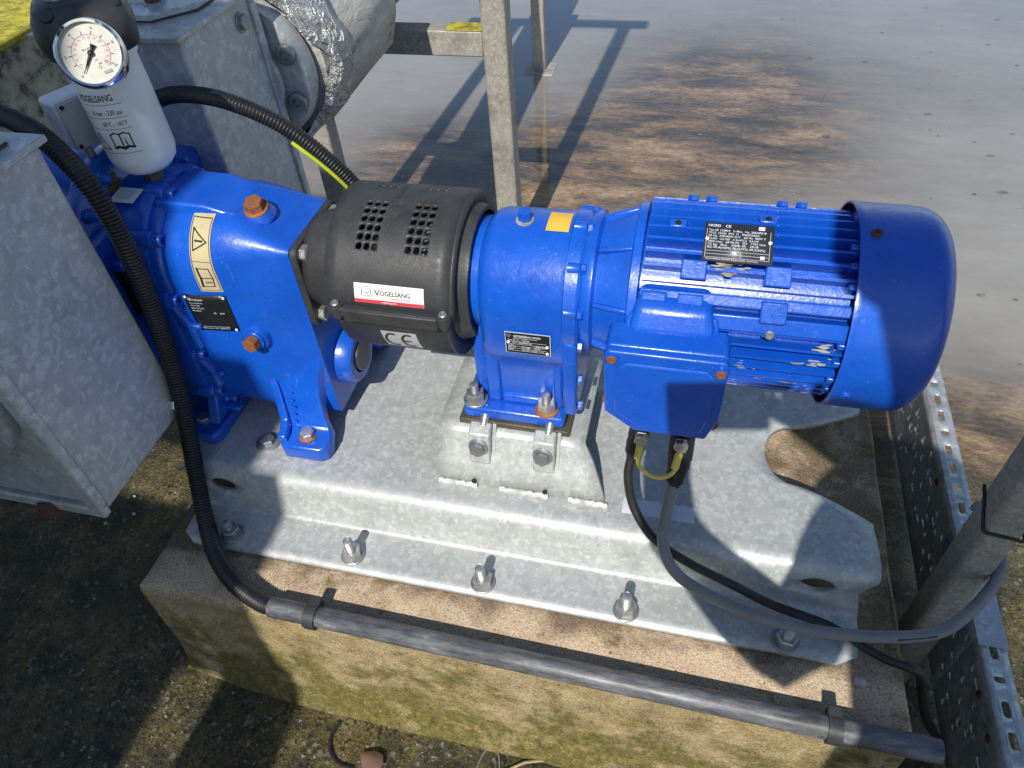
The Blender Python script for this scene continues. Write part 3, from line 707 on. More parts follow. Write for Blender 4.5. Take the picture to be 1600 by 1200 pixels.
# oil plugs
pg = MB(); pg.lathe((-.594, YA - .016, .466), (-.0, -.25, .97), [(0, .024), (.010, .0195), (.012, .018)], 24); pg.obj("plug_boss", 'blue', pu)
d = Vector((0, -.25, .97)).normalized(); p0 = Vector((-.594, YA - .016, .466)) + d * .012
place("plug_washer", WASHER_RUST, p0, d, pu); pb = place("filler_plug", me_hex(.0145, .013, 'rust', "filler_plug"), p0 + d * .003, d, pu, .4)
pp, nn = case_front(-.622, .292)
MB().lathe(pp - nn * .004, nn, [(0, .023), (.008, .021), (.009, .013)], 26).obj("plug_boss", 'blue', pu)
place("sight_washer", me_washer(.0165, .004, 'blue'), pp + nn * .005, nn, pu); place("drain_plug", me_hex(.0125, .014, 'rust', "drain_plug"), pp + nn * .009, (nn + Vector((-.1, 0, .0))), pu, .2)
# front feet of the pump, near and far side
def pump_foot(my):
    Y = (lambda y: y) if not my else (lambda y: 2 * YA - y)
    st = [(.648, .114, -.602, -.538), (.657, .116, -.611, -.527), (.672, .117, -.612, -.524), (.688, .122, -.617, -.530), (.698, .140, -.622, -.541), (.712, .175, -.630, -.548), (.724, .21, -.638, -.546), (.733, .245, -.646, -.534), (.745, .28, -.652, -.533)]
    b = MB(); rings_ = []
    for i, (y, z, x0, x1) in enumerate(st):
        zb = PT + .0006 if i < 3 else PT + .0006 + (i - 2) * .018
        yb = y + (0 if i < 3 else .012)
        rings_.append([Vector((x0, Y(y), z)), Vector((x1, Y(y), z)), Vector((x1, Y(yb), zb)), Vector((x0, Y(yb), zb))])
    b.loft(rings_); b.obj("foot", 'blue', pu, .004)
    b = MB(); rings_ = []
    for i, (y, z, x0, x1) in enumerate(st[1:]):
        rings_.append([Vector((x0 - .001, Y(y - .002), z + .013)), Vector((x0 + .015, Y(y - .002), z + .013)), Vector((x0 + .016, Y(y), z - .004)), Vector((x0 - .001, Y(y), z - .004))])
    b.loft(rings_); b.obj("foot_rib", 'blue', pu, .004)
    place("foot_washer", me_washer(.015, .0025, 'rust'), (-.566, Y(.674), .117), (0, 0, 1), pu); place("foot_bolt", HEAD, (-.566, Y(.674), .1195), (0, 0, 1), pu, .25)
pump_foot(False); pump_foot(True)
# raised cast lettering on the near foot: nothing legible, a row of small cast bars
for i in range(7):
    f = i / 6; y = .684 + .032 * f; z = .121 + .066 * f
    q = Quaternion((1, 0, 0), R(62))
    MB().box((-.590 - .008 * f, y - .001, z + .0015), (.007 if i % 3 else .010, .0030, .0016), q).obj("cast_letter", 'blue', pu)
# rear feet below the bearing plate
for my in (0, 1):
    Y = (lambda y: y) if not my else (lambda y: 2 * YA - y)
    b = MB(); b.prism([(-.795, Y(.650), PT + .0008), (-.735, Y(.650), PT + .0008), (-.728, Y(.665), PT + .0008), (-.728, Y(.76), PT + .0008), (-.80, Y(.76), PT + .0008), (-.80, Y(.665), PT + .0008)], (0, 0, .022)); b.obj("rear_foot", 'blue', pu, .004)
    b = MB(); b.prism([(-.752, Y(.672), .112), (-.752, Y(.71), .19), (-.752, Y(.76), .19), (-.752, Y(.76), .112)], (.02, 0, 0)); b.obj("rear_foot_web", 'blue', pu, .003)
    place("foot_bolt", HEAD_D, (-.768, Y(.684), PT + .023), (0, 0, 1), pu, .5)
# gold sticker: warning triangle and book
def gold_surf(off):
    # u runs down the case (arc), v across
    def fn(u, v):
        x = -.676 + v; z = .482 - u
        p, n = case_front(x, z, off); return p
    return fn
b = MB(); b.panel(gold_surf(.0008), 0, .100, 0, .034, 22, 4); b.obj("warning_sticker", 'gold', pu)
b = MB(); f1 = gold_surf(.0015)
b.strip(f1, [(.003, .002), (.050, .002), (.097, .002), (.097, .032), (.050, .032), (.003, .032)], .0007, True); b.strip(f1, [(.050, .002), (.050, .032)], .0007)
b.strip(f1, [(.036, .006), (.025, .028), (.012, .006)], .0015, True); b.strip(f1, [(.0245, .0135), (.0245, .021)], .0022); b.strip(f1, [(.0245, .010), (.0245, .0108)], .0022)
b.strip(f1, [(.060, .008), (.0755, .010), (.090, .008), (.090, .025), (.0755, .027), (.060, .025)], .0012, True); b.strip(f1, [(.0755, .010), (.0755, .027)], .0012); b.strip(f1, [(.060, .0072), (.0755, .009), (.090, .0072)], .0026)
b.strip(f1, [(.083, .014), (.083, .020)], .0016); b.strip(f1, [(.083, .0225), (.083, .0232)], .0018)
b.obj("sticker_print", 'ink', pu)
# black nameplate
def name_surf(off):
    def fn(u, v):
        x = -.7085 + u; p, n = case_front(x, .375 - v - .0 * u, off); return p
    return fn
b = MB(); b.panel(name_surf(.0012), 0, .066, 0, .068, 6, 6); npl = b.obj("nameplate", 'plate_black', pu, solid=.001)
tf = lambda u, v: name_surf(.0030)(u, .068 - v)
b = MB(); b.text("VOGELSANG", tf, .0115, .058, .0045, .01, .017); b.text("Rotary Lobe Pump", tf, .0055, .0525, .0032, 0, .021); b.text("VX136-140Q", tf, .0055, .0475, .0032, 0, .015); b.text("BJB 2138-15-H", tf, .0055, .0425, .0032, 0, .020); b.text("P0166937", tf, .0055, .0375, .0032, 0, .0145)
b.text("CE", tf, .038, .034, .0036, .01); b.text("2018", tf, .048, .034, .0034, .01); b.text("Hugo Vogelsang Maschinenbau GmbH", tf, .012, .0075, .0026, 0, .042); b.text("49632 Essen/Oldb. GERMANY", tf, .009, .004, .0026, 0, .045)
b.strip(tf, [(.006, .0585), (.0105, .0585), (.0105, .0625), (.006, .0625)], .0006, True); b.strip(tf, [(.0068, .0615), (.0083, .0597), (.0098, .0615)], .0008)
b.obj("nameplate_print", 'ink_white', npl)
for u, v in ((.0030, .0645), (.063, .0645), (.0030, .0035), (.063, .0035)):
    place("rivet", RIVET, tf(u, v), (0, -1, .0), npl)
b = MB(); b.panel(lambda u, v: Vector((-.798 + u, YA - .03 - .032 * v, .5035 - .004 * v)), 0, .040, 0, 1, 2, 2); b.obj("small_sticker", 'paper', pu)
b = MB(); b.panel(lambda u, v: Vector((-.786 + u, YA - .036 - .018 * v, .5044 - .0022 * v)), 0, .018, 0, 1, 2, 2); b.obj("sticker_mark", 'faded', pu)

# ------------------------------------------------------------------ coupling guard
cg = thing("coupling_guard", (-.40, YA, .25), "black plastic coupling guard with vent holes between pump and gearbox", "guard")
GC = .385; GR = .119
def cyl_surf(r, zc=GC):
    return lambda x, ph: Vector((x, YA - r * math.cos(R(ph)), zc + r * math.sin(R(ph))))
us = [-.462, -.45, -.4355]; us = [-.462, -.445, -.4325, -.4215] + [-.4105 + .0110 * k for k in range(3)] + [-.375, -.3635, -.3525] + [-.3415, -.3305, -.3185] + [-.305, -.288]
us = [-.462, -.445, -.433] + [-.4215 + .0110 * k for k in range(4)] + [-.376, -.364] + [-.3525 + .0113 * k for k in range(4)] + [-.306, -.288]
vs_ = [6, 14, 22, 30, 38, 45.6] + [45.6 + 6.4 * k for k in range(1, 7)] + [92, 100.5] + [106.5 + 6.0 * k for k in range(0, 3)] + [126, 136, 146, 156, 165, 174]
iu = [i for i in range(len(us) - 1) if abs((us[i + 1] - us[i]) - .011) < .0004 and -.43 < us[i] < -.31]
jv = [j for j in range(len(vs_) - 1) if 45 < vs_[j] < 83 or 100 < vs_[j] < 118]
b = MB(); perforated(b, us, vs_, {(i, j) for i in iu for j in jv if not (-.39 < us[i] < -.36)}, cyl_surf(GR), lambda i, j: (.0046, math.degrees(.0048 / GR)), True)
b.obj("vented_shell", 'black', cg, sharp=40, solid=.005)
# end walls of the upper shell
def arc_ring(x, r, a0, a1, n=40, zc=GC): return [Vector((x, YA - r * math.cos(R(a0 + (a1 - a0) * k / n)), zc + r * math.sin(R(a0 + (a1 - a0) * k / n)))) for k in range(n + 1)]
def wall(x0, r_out, r_in, x1, name, a0=6, a1=174, zc2=ZA, thick=.005):
    A = arc_ring(x0, r_out, a0, a1); B = arc_ring(x1, r_in, a0, a1, zc=zc2); m_ = MB(); n = len(A)
    m_.add(A + B, [(i, i + 1, n + i + 1, n + i) for i in range(n - 1)]); return m_.obj(name, 'black', cg, sharp=40, solid=thick)
wall(-.288, GR, .093, -.288, "end_wall"); 
b = MB(); b.lathe((-.292, YA, ZA), (1, 0, 0), [(0, .100), (.004, .0985), (.016, .0935), (.022, .0925), (.022, .0865), (0, .0865)], 56, False); b.obj("collar_ring", 'black', cg)
wall(-.462, GR, .078, -.480, "shoulder_wall")
# neck, and the square bracket bolted on the pump end face
b = MB(); b.lathe((-.522, YA, GC + .003), (1, 0, 0), [(0, .070), (.012, .072), (.040, .080), (.052, .082)], 44, False); b.obj("neck", 'black', cg, solid=.006)
def brk(x, a, z0, z1, r): return rrect(a, z0, z1, r, x, YA, 6, 6)
b = MB(); b.loft([brk(-.5315, .0720, .3085, .4485, .014), brk(-.5205, .0720, .3085, .4485, .014)]); b.obj("mounting_bracket", 'black', cg, .002)
for sy in (-1, 1):
    for z in (.433, .325):
        b = MB(); b.prism([(-.522, YA + sy * .0715, z + (.012 if z > .4 else -.012)), (-.522, YA + sy * .045, z + (.012 if z > .4 else -.012)), (-.484, YA + sy * .058, GC + (.035 if z > .4 else -.035)), (-.484, YA + sy * .0715, GC + (.03 if z > .4 else -.03))], (0, 0, .004)); 
        place("bracket_bolt", HEAD, (-.5205, YA + sy * .052, z), (1, 0, 0), cg, .3)
# lower shell
b = MB(); RL = .1175
lo = [Vector((0, YA - RL * math.cos(R(a)), GC + RL * math.sin(R(a)))) for a in [4 - 188 * k / 44 for k in range(45)]]
b.add([Vector((-.452, p.y, p.z)) for p in lo] + [Vector((-.296, p.y, p.z)) for p in lo], [(i, i + 1, 46 + i, 45 + i) for i in range(44)])
b.obj("lower_shell", 'black', cg, sharp=40, solid=.005)
for x, nm in ((-.2965, "lower_end_wall"), (-.451, "lower_end_wall")):
    m_ = MB(); A = [Vector((x, YA - RL * math.cos(R(-a)), GC + RL * math.sin(R(-a)))) for a in range(-4, 185, 4)]; B = [Vector((x, YA - .086 * math.cos(R(-a)), ZA + .086 * math.sin(R(-a)))) for a in range(-4, 185, 4)]
    n = len(A); m_.add(A + B, [(i, i + 1, n + i + 1, n + i) for i in range(n - 1)]); m_.obj(nm, 'black', cg, solid=.004)
# clamping ledges with the closing bar
b = MB(); b.box2(-.460, -.290, YA - .1275, YA - .112, .389, .404); b.obj("clamp_ledge", 'black', cg, .003)
b = MB(); b.box2(-.436, -.302, YA - .1305, YA - .1265, .3845, .4045); b.obj("closing_bar", 'black', cg, .0025)
b = MB(); b.box2(-.460, -.290, YA + .112, YA + .1285, .381, .399); b.obj("clamp_ledge", 'black', cg, .003)
for x in (-.449, -.2955):
    b = MB(); b.lathe((x, YA - .119, .380), (0, 0, 1), [(0, .004), (.008, .010), (.024, .0115), (.026, .0105)], 20); b.obj("screw_post", 'black', cg)
    place("clamp_screw", SCREW_Z, (x, YA - .120, .4062), (0, -.25, 1), cg)
# brand label on the shell
lf = lambda off: (lambda u, v: cyl_surf(GR + off)(-.4195 + u, 12.6 + math.degrees(v / GR)))
b = MB(); b.panel(lf(.0006), 0, .098, 0, .027, 8, 6); lb = b.obj("brand_label", 'paper', cg)
b = MB(); b.panel(lf(.0010), .0003, .0977, .0003, .0052, 8, 2); b.obj("label_band", 'red', lb)
b = MB(); f = lf(.0012)
b.text("OGELSANG", f, .0365, .0123, .0088, .012, .0425); b.text("V", f, .0285, .0118, .0112, .012, .0085); b.obj("label_lettering", 'ink', lb)
b = MB(); f2 = lf(.0014); b.text("ENGINEERED TO WORK", f2, .079, .0078, .0036, 0, .030, 'RIGHT'); b.strip(f2, [(.0335, .0123), (.0365, .0203)], .0009); b.obj("label_slogan", 'red_soft', lb)
b = MB(); b.strip(f, [(.0115, .0095), (.0235, .0095), (.0245, .0105), (.0245, .0220), (.0235, .0230), (.0115, .0230), (.0105, .0220), (.0105, .0105)], .0006, True)
b.strip(f, [(.0175 + .0062 * math.cos(R(a)), .01625 + .0062 * math.sin(R(a))) for a in range(0, 360, 20)], .0005, True); b.strip(f, [(.0138, .0165), (.0175, .0130), (.0212, .0165)], .0010); b.obj("label_emblem", 'ink_grey', lb)
b = MB(); b.text("vogelsang.info", lf(.0014), .049, .0016, .0036, .004, .021, 'CENTER'); b.obj("band_lettering", 'ink_white', lb)
# CE mark below the ledge
cf = lambda off: (lambda u, v: Vector((-.394 + u + .0, YA - (RL + off) * math.cos(R(-11 - math.degrees((.044 - v) / RL))), GC + (RL + off) * math.sin(R(-11 - math.degrees((.044 - v) / RL))))))
b = MB(); b.panel(cf(.0006), 0, .052, 0, .044, 4, 8); ce = b.obj("ce_label", 'ce_plate', cg)
b = MB(); f = cf(.0012)
b.strip(f, [(.0145 + .0105 * math.cos(R(a)), .022 + .0165 * math.sin(R(a))) for a in range(70, 291, 10)], .0034); b.strip(f, [(.0385 + .0105 * math.cos(R(a)), .022 + .0165 * math.sin(R(a))) for a in range(70, 291, 10)], .0034); b.strip(f, [(.029, .022), (.039, .022)], .0034); b.obj("ce_mark", 'ink', ce)
# raised moulded lettering across the top of the shell
mf_ = lambda u, v: cyl_surf(GR + .0007)(-.388 + .0 + v, 55 + math.degrees(u / GR))
b = MB(); b.text("VOGELSANG", mf_, 0, .002, .013, .0, .105); b.obj("moulded_lettering", 'black', cg)
b = MB(); b.cyl((-.56, YA, ZA), (-.26, YA, ZA), .03, 20); b.lathe((-.47, YA, ZA), (1, 0, 0), [(0, .06), (.05, .06), (.05, .04), (.07, .04), (.07, .065), (.14, .065)], 24); cpl = b.obj("shaft_coupling", 'zinc_dull')
tag(cpl, "dull steel shaft coupling inside the black vented guard", "coupling")

# ------------------------------------------------------------------ gearbox
gb = thing("gearbox", (-.2, YA, .172), "blue cast gearbox with small black nameplate between black guard and motor", "gearbox")
def gsec(x, a, zb, low=.072):
    pts = []
    low = min(low, a)
    side = [(.391, a), (.36, a), (.335, a), (.318, a - .002), (.305, a - (a - low) * .4), (.290, a - (a - low) * .85), (.27, low), (zb, low)]
    for k in range(25):
        t = R(180.0 * k / 24); pts.append(Vector((x, YA + a * math.cos(t), ZA + .002 + a * math.sin(t))))
    for z, h in side: pts.append(Vector((x, YA - h, z)))
    for k in range(1, 8): pts.append(Vector((x, YA - low + 2 * low * k / 8, zb)))
    for z, h in reversed(side): pts.append(Vector((x, YA + h, z)))
    return pts
b = MB(); b.loft([gsec(-.262, .074, .205), gsec(-.259, .081, .200), gsec(-.250, .0885, .195), (gsec(-.240, .0915, .192)), gsec(-.148, .0925, .192), gsec(-.142, .0935, .192)]); b.obj("gear_case", 'blue', gb, sharp=50)
b = MB(); b.lathe((-.285, YA, ZA), (1, 0, 0), [(0, .066), (.002, .0775), (.012, .079), (.026, .080)], 48); b.obj("output_collar", 'blue', gb)
b = MB(); b.prism([(-.297, YA - .099, .184), (-.141, YA - .099, .184), (-.141, YA + .099, .184), (-.297, YA + .099, .184)], (0, 0, .022)); b.obj("foot", 'blue', gb, .005)
b = MB(); b.prism([(-.280, YA - .070, .206), (-.280, YA - .070, .30), (-.264, YA - .066, .36), (-.255, YA - .06, .36), (-.255, YA - .06, .206)], (0, .14, 0)); b.obj("output_web", 'blue', gb, .006)
# raised frame of the lower panel
for x0, x1, z0, z1 in ((-.262, -.240, .206, .300), (-.160, -.146, .206, .300), (-.240, -.160, .206, .222)):
    MB().box2(x0, x1, YA - .078, YA - .066, z0, z1).obj("panel_frame", 'blue', gb, .004)
b = MB(); b.lathe((-.143, YA, ZA - .004), (1, 0, 0), [(0, .096), (.002, .101), (.018, .1015), (.022, .0985)], 56); b.obj("case_flange", 'blue', gb, sharp=30)
b = MB(); b.box2(-.143, -.122, YA - .098, YA + .098, .215, .36); b.obj("flange_skirt", 'blue', gb, .006)
for a in (165, 118, 84, 48, 14, -22):
    y = YA - .098 * math.cos(R(a)); z = ZA - .004 + .098 * math.sin(R(a))
    place("flange_bolt", HEAD_BLUE, (-.121, y, z), (1, 0, 0), gb, a); 
    MB().lathe((-.139, y, z), (1, 0, 0), [(0, .0075), (.014, .0072), (.016, .006)], 14).obj("bolt_boss", 'blue', gb)
for z in (.285, .232): place("flange_bolt", HEAD_BLUE, (-.121, YA - .088, z), (1, 0, 0), gb, z * 40)
b = MB(); b.lathe((-.207, YA - .004, ZA + .091), (0, -.05, 1), [(0, .013), (.004, .012)], 18); hexagon_m = MB(); b.obj("plug_seat", 'putty', gb)
place("vent_plug", me_hex(.0095, .014, 'blue', "vent_plug"), (-.207, YA - .004, ZA + .095), (0, -.05, 1), gb, .3)
tp = lambda u, v: Vector((-.176 + u, YA - .0935 * math.cos(R(76 + v)), ZA + .002 + .0935 * math.sin(R(76 + v))))
b = MB(); b.panel(tp, 0, .030, 0, 26, 2, 8); b.obj("yellow_tape", 'tape', gb)
for x, y in ((-.281, .724), (-.170, .722)):
    place("foot_washer", WASHER if x < -.2 else WASHER_RUST, (x, y, .2065), (0, 0, 1), gb); place("foot_nut", NUT_D if x < -.2 else NUT, (x, y, .2095), (0, 0, 1), gb, .5); place("foot_stud", STUD_S, (x, y, .219), (0, 0, 1), gb)
b = MB(); b.box2(-.305, -.132, YA - .103, YA + .103, .1725, .1835); b.obj("shim_plate", 'brass', gb, .002)
gp = lambda off: (lambda u, v: Vector((-.220 + u, YA - .0920 - off, .331 + v)))
b = MB(); b.panel(gp(.0035), -.001, .062, -.001, .037); b.obj("nameplate_rim", 'faded', gb)
b = MB(); b.panel(gp(.0042), 0, .061, 0, .036); gpl = b.obj("nameplate", 'plate_black', gb)
b = MB(); f = gp(.0048)
b.text("GETRIEBEBAU NORD", f, .011, .0295, .0046, .012, .038); b.text("22934 Bargteheide, Germany", f, .011, .0265, .0030, 0, .033); b.text("Typ SK 32 - 132M/4", f, .003, .0225, .0036, .005, .030)
b.text("No. 200349518", f, .010, .0180, .0036, .005, .026); b.text("i 5,67", f, .003, .0140, .0036, .005); b.text("1450/256", f, .040, .0140, .0034, .005, .016); b.text("kW 7,5", f, .003, .0100, .0036, .005); b.text("Nm 280", f, .022, .0100, .0036, .005); b.text("IM B3", f, .040, .0100, .0034, .005); b.text("kg 54", f, .003, .0060, .0034, .005); b.text("CLP ISO VG220  1,9 L", f, .022, .0055, .0032, .005, .031)
for v in (.0210, .0165, .0128, .0088, .0046): b.strip(f, [(.003, v), (.056, v)], .0004)
b.strip(f, [(.0045 + .0026 * math.cos(R(a)), .0315 + .0020 * math.sin(R(a))) for a in range(0, 360, 30)], .0009, True); b.obj("nameplate_print", 'ink_white', gpl)
for u, v in ((.0035, .0195), (.0575, .0165), (.0575, .0045)): place("rivet", RIVET, f(u, v), (0, -1, 0), gpl)

# ------------------------------------------------------------------ electric motor
mo = thing("electric_motor", (.1, YA, PT), "blue finned electric motor with terminal box and domed fan cover", "motor")
b = MB(); b.lathe((-.121, YA, ZA), (1, 0, 0), [(0, .094), (.008, .0985), (.014, .0985), (.018, .0915), (.030, .0945), (.050, .1035), (.060, .1085), (.062, .1130), (.072, .1138), (.074, .104)], 60); b.obj("drive_end_bell", 'blue', mo, sharp=30)
for a in (20, 62, 100, 140, -20):
    q = Quaternion((1, 0, 0), -R(a))
    p = Vector((0, -1, 0)); p.rotate(q); cen = Vector((-.080, YA, ZA)) + p * .095
    bb = MB(); bb.prism([Vector((-.104, -.003, .080)), Vector((-.060, -.003, .092)), Vector((-.060, -.003, .1125)), Vector((-.104, -.003, .098))], (0, .006, 0))
    bb.v = [Vector((v.x, YA, ZA)) + Quaternion((1, 0, 0), R(90 - a)) @ Vector((0, v.y, v.z)) for v in bb.v]; bb.obj("bell_rib", 'blue', mo, .002)
b = MB(); b.cyl((-.05, YA, ZA), (.205, YA, ZA), .1005, 64); b.obj("stator_housing", 'blue', mo)
fin = MB(); fin.prism([(-.045, -.0022, .098), (-.045, -.0013, .1188), (.196, -.0013, .1188), (.196, -.0022, .098)], (0, .0035, 0))
fin_me = fin.obj("cooling_fin", 'blue', data=True)
skip = lambda a: -34 < a < 22
for k in range(40):
    a = -95 + 8.6 * k
    if a > 225: break
    o = bpy.data.objects.new("cooling_fin", fin_me); COL.objects.link(o)
    o.matrix_basis = Matrix.Translation((.0, YA, ZA)) @ Matrix.Rotation(R(90 - a), 4, 'X')
    attach(o, mo)
def radial(a): return Vector((0, -math.cos(R(a)), math.sin(R(a)))), Quaternion((1, 0, 0), R(90 - a))
def pad(name, x0, x1, a, r0, r1, wd, bevel=.002, m='blue'):
    n_, q = radial(a); bb = MB(); bb.box(((x0 + x1) / 2, 0, (r0 + r1) / 2), (x1 - x0, wd, r1 - r0)); bb.v = [Vector((v.x, YA, ZA)) + q @ Vector((0, v.y, v.z)) for v in bb.v]
    return bb.obj(name, m, mo, bevel)
# wide cast bands and mounting bosses on the near side
pad("cast_band", -.045, .196, 34, .1005, .1190, .014); pad("cast_band", -.045, .196, 22, .1005, .1210, .020)
for x in (.000, .096):
    pad("mounting_boss", x, x + .030, 50, .100, .1225, .024); pad("mounting_boss", x, x + .030, 30, .100, .1265, .026)
    n_, q = radial(18); pad("bolt_lug", x + .006, x + .024, 18, .100, .119, .014)
    place("lug_screw", SCREW_Z, Vector((x + .015, YA, ZA)) + radial(17)[0] * .1195, radial(17)[0], mo)
for x, a in ((-.02, 79), (.085, 88)): pad("lifting_lug", x, x + .020, a, .1, .1225, .012); MB().lathe(Vector((x + .010, YA, ZA)) + radial(a)[0] * .1215, radial(a)[0], [(0, .0042), (.0014, .0040)], 12).obj("lug_hole", 'hole', mo)
for x in (.005, .028, .115, .138):
    place("top_bolt", HEAD_BLUE, Vector((x, YA, ZA)) + radial(118)[0] * .1185, radial(118)[0], mo)
for a in (72, 60, 48, 14, 2, -12, -24): pad("end_lug", .188, .206, a, .1, .1215, .008)
# sealant smears under the nameplate and on the lower fins
rs_ = random.Random(21)
for x0, x1, a, da, n_s in ((.026, .088, 54, 4, 34), (.160, .190, 10, 3, 12), (.150, .190, 0, 3, 14), (.078, .100, -9, 3, 9), (.100, .190, -24, 4, 22)):
    sm = MB()
    for _ in range(n_s):
        xx = rs_.gauss((x0 + x1) / 2, (x1 - x0) / 4); aa = rs_.gauss(a, da / 2); rr = rs_.choice((.1192, .1192, .1150, .1105)); n_, q = radial(aa); s0 = rs_.uniform(.0007, .0024)
        c_ = Vector((xx, YA, ZA)) + n_ * rr; k0 = rs_.uniform(0, 1)
        ring_ = [c_ + q @ Vector((s0 * rs_.uniform(1.6, 4.5) * math.cos(k0 + 1.05 * k), s0 * rs_.uniform(.5, .9) * math.sin(k0 + 1.05 * k), 0)) for k in range(6)]
        sm.add(ring_ + [c_ + n_ * .0007], [(k, (k + 1) % 6, 6) for k in range(6)])
    tag(sm.obj("sealant_smear", 'putty', mo), kind="stuff")
# fan cover
b = MB(); prof = [(0, .128), (.0, .1305), (.004, .1314), (.008, .1306), (.068, .1302), (.078, .1290)]
for k in range(1, 10):
    t = R(10 * k); prof.append((.078 + .032 * math.sin(t), .0970 + .032 * math.cos(t)))
prof += [(.1125, .0950), (.1135, .0920), (.1115, .0890), (.1105, .060), (.1105, .02)]
b.lathe((.195, YA, ZA), (1, 0, 0), prof, 96, False); fc = b.obj("fan_cover", 'blue', mo, sharp=40); b2 = MB()
b = MB(); b.lathe((.195, YA, ZA), (1, 0, 0), [(.0005, .1275), (.066, .1275)], 72, False); b.obj("fan_cover_lining", 'rust_dark', mo)
b = MB(); b.lathe((.199, YA, ZA), (1, 0, 0), [(0, .10), (.01, .1265), (.012, .1265), (.012, .05)], 60, False); b.obj("rear_shield", 'blue', mo)
b = MB(); b.cyl((.3050, YA, ZA), (.3060, YA, ZA), .03, 24); b.obj("cover_end", 'blue', mo)
for a, mm in ((78, SCREW_B), (-18, me_screw(.0065, 'blue'))):
    n_, q = radial(a); place("cover_screw", mm, Vector((.213, YA, ZA)) + n_ * .1300, n_, mo)
# motor nameplate, riveted on a bracket above the fins
n_, q = radial(68)
def mplate(off): return lambda u, v: Vector((.022 + u, YA, ZA)) + q @ Vector((0, v - .028, .1225 + off))
b = MB(); b.panel(mplate(0), 0, .080, 0, .054); mp_ = b.obj("nameplate", 'plate_dark', mo, solid=.0012)
b = MB(); f = mplate(.0006); rnd = random.Random(3)
b.text("NORD", f, .004, .0475, .0050, .012); b.text("CE", f, .024, .0475, .0052, .012); b.panel(f, .062, .069, .0465, .0515)
rows = ["Typ SK 132M/4   3~Mot.  No. 200349518", "Th.Cl. 155(F)  IP55  S1   EN60034(H)", "50 Hz  230/400V D/Y   60 Hz  460V Y", "7,5 kW   cos 0,83   A 26,4/15,2   8,6 kW", "1450 /min   eff 90,4%   IE3   1755 /min", "72 kg   Bre.   AMB 40   2018", "IE3-90,4(100%) 90,6(75%) 89,5(50%)"]
for i, r_ in enumerate(rows): b.text(r_, f, .005, .0415 - .0040 * i, .0040, .004, .058 if i % 2 else .066)
for v in (.0140, .0095, .0050): b.strip(f, [(.003, v), (.076, v)], .0004)
for u in (.003, .076): b.strip(f, [(u, .005), (u, .0445)], .0004)
b.strip(f, [(.044, .0050), (.044, .0140)], .0004); b.text("Getriebebau NORD Bargteheide Germany", f, .004, .0020, .0030, 0, .060); b.panel(f, .066, .071, .0065, .0110); b.obj("nameplate_print", 'ink_white', mp_)
for u, v in ((.004, .030), (.076, .030)): place("rivet", RIVET, f(u, v), n_, mp_)
pad("nameplate_bracket", .026, .098, 64, .105, .121, .012)
# terminal box
tbp = [(-.072, .428), (.064, .428), (.068, .420), (.068, .330), (.056, .292), (-.034, .292), (-.073, .322), (-.077, .420)]
b = MB(); b.prism([(x, .642, z) for x, z in tbp], (0, .045, 0)); tb = b.obj("terminal_box", 'blue', mo, .004, 3)
ins = lambda k: [(-.004 + (x + .004) * k, .36 + (z - .36) * k) for x, z in tbp]
b = MB(); b.prism([(x, .6300, z) for x, z in tbp], (0, .0115, 0)); b.obj("terminal_box_lid", 'blue', tb, .003, 3)
lidp = [(-.050, .414), (.046, .414), (.058, .400), (.058, .336), (.048, .303), (-.030, .303), (-.062, .328), (-.062, .402)]
b = MB(); b.loft([[Vector((x, .6295, z)) for x, z in lidp], [Vector((-.002 + (x + .002) * .965, .6265, .358 + (z - .358) * .965)) for x, z in lidp]]); b.obj("lid_field", 'blue', tb, .0015)
b = MB(); b.loft([[Vector((x, .690, z)) for x, z in ((-.045, .30), (.045, .30), (.05, .445), (-.05, .445))], [Vector((x, .684, z)) for x, z in ((-.06, .305), (.055, .305), (.055, .432), (-.06, .432))]]); b.obj("terminal_neck", 'blue', mo, .004)
b = MB(); b.prism([(-.058, .662, .428), (.052, .662, .428), (.046, .700, .452), (.046, .72, .452), (-.054, .72, .452), (-.054, .700, .452)], (0, .001, .001));
nb = MB(); nb.loft([[Vector((-.055, .668, .424)), Vector((.050, .668, .424)), Vector((.050, .73, .424)), Vector((-.055, .73, .424))], [Vector((-.046, .686, .456)), Vector((.041, .686, .456)), Vector((.041, .74, .456)), Vector((-.046, .74, .456))]]); nb.obj("terminal_hood", 'blue', mo, .010, 4)
pad("blanking_plug", -.044, -.012, 31, .118, .1255, .022, .004)
for x, z in ((-.067, .416), (.060, .412)):
    MB().lathe((x, .6325, z), (0, -1, 0), [(0, .0095), (.0055, .0092), (.0058, .0072), (.003, .0070)], 20).obj("screw_seat", 'blue', tb); place("lid_screw", SCREW_R, (x, .6295, z), (0, -1, 0), tb)
for x, z in ((-.070, .327), (.062, .303)):
    MB().lathe((x, .652, z), (0, -1, 0), [(0, .0085), (.006, .008)], 16).obj("screw_seat", 'rust', tb)
lt = MB(); lt.text("nord", lambda u, v: Vector((u, .6262, v)), -.012, .362, .020, 0.0, .050); lt.obj("cast_lettering", 'blue', tb)
# sun-burst cast marks on the lid
for k in range(7):
    a = R(35 + 35 * k); c0 = Vector((-.026, .6262, .350)); dd = Vector((math.cos(a), 0, math.sin(a)))
    MB().tube([c0 + dd * .014, c0 + dd * .020], .0007, 5).obj("cast_mark", 'blue', tb)
for x, r in ((-.026, .0115), (.030, .0135)):
    MB().lathe((x, .664, .296), (0, 0, -1), [(0, r), (.010, r), (.012, r * .9)], 20).obj("gland_nut", 'boot', mo)

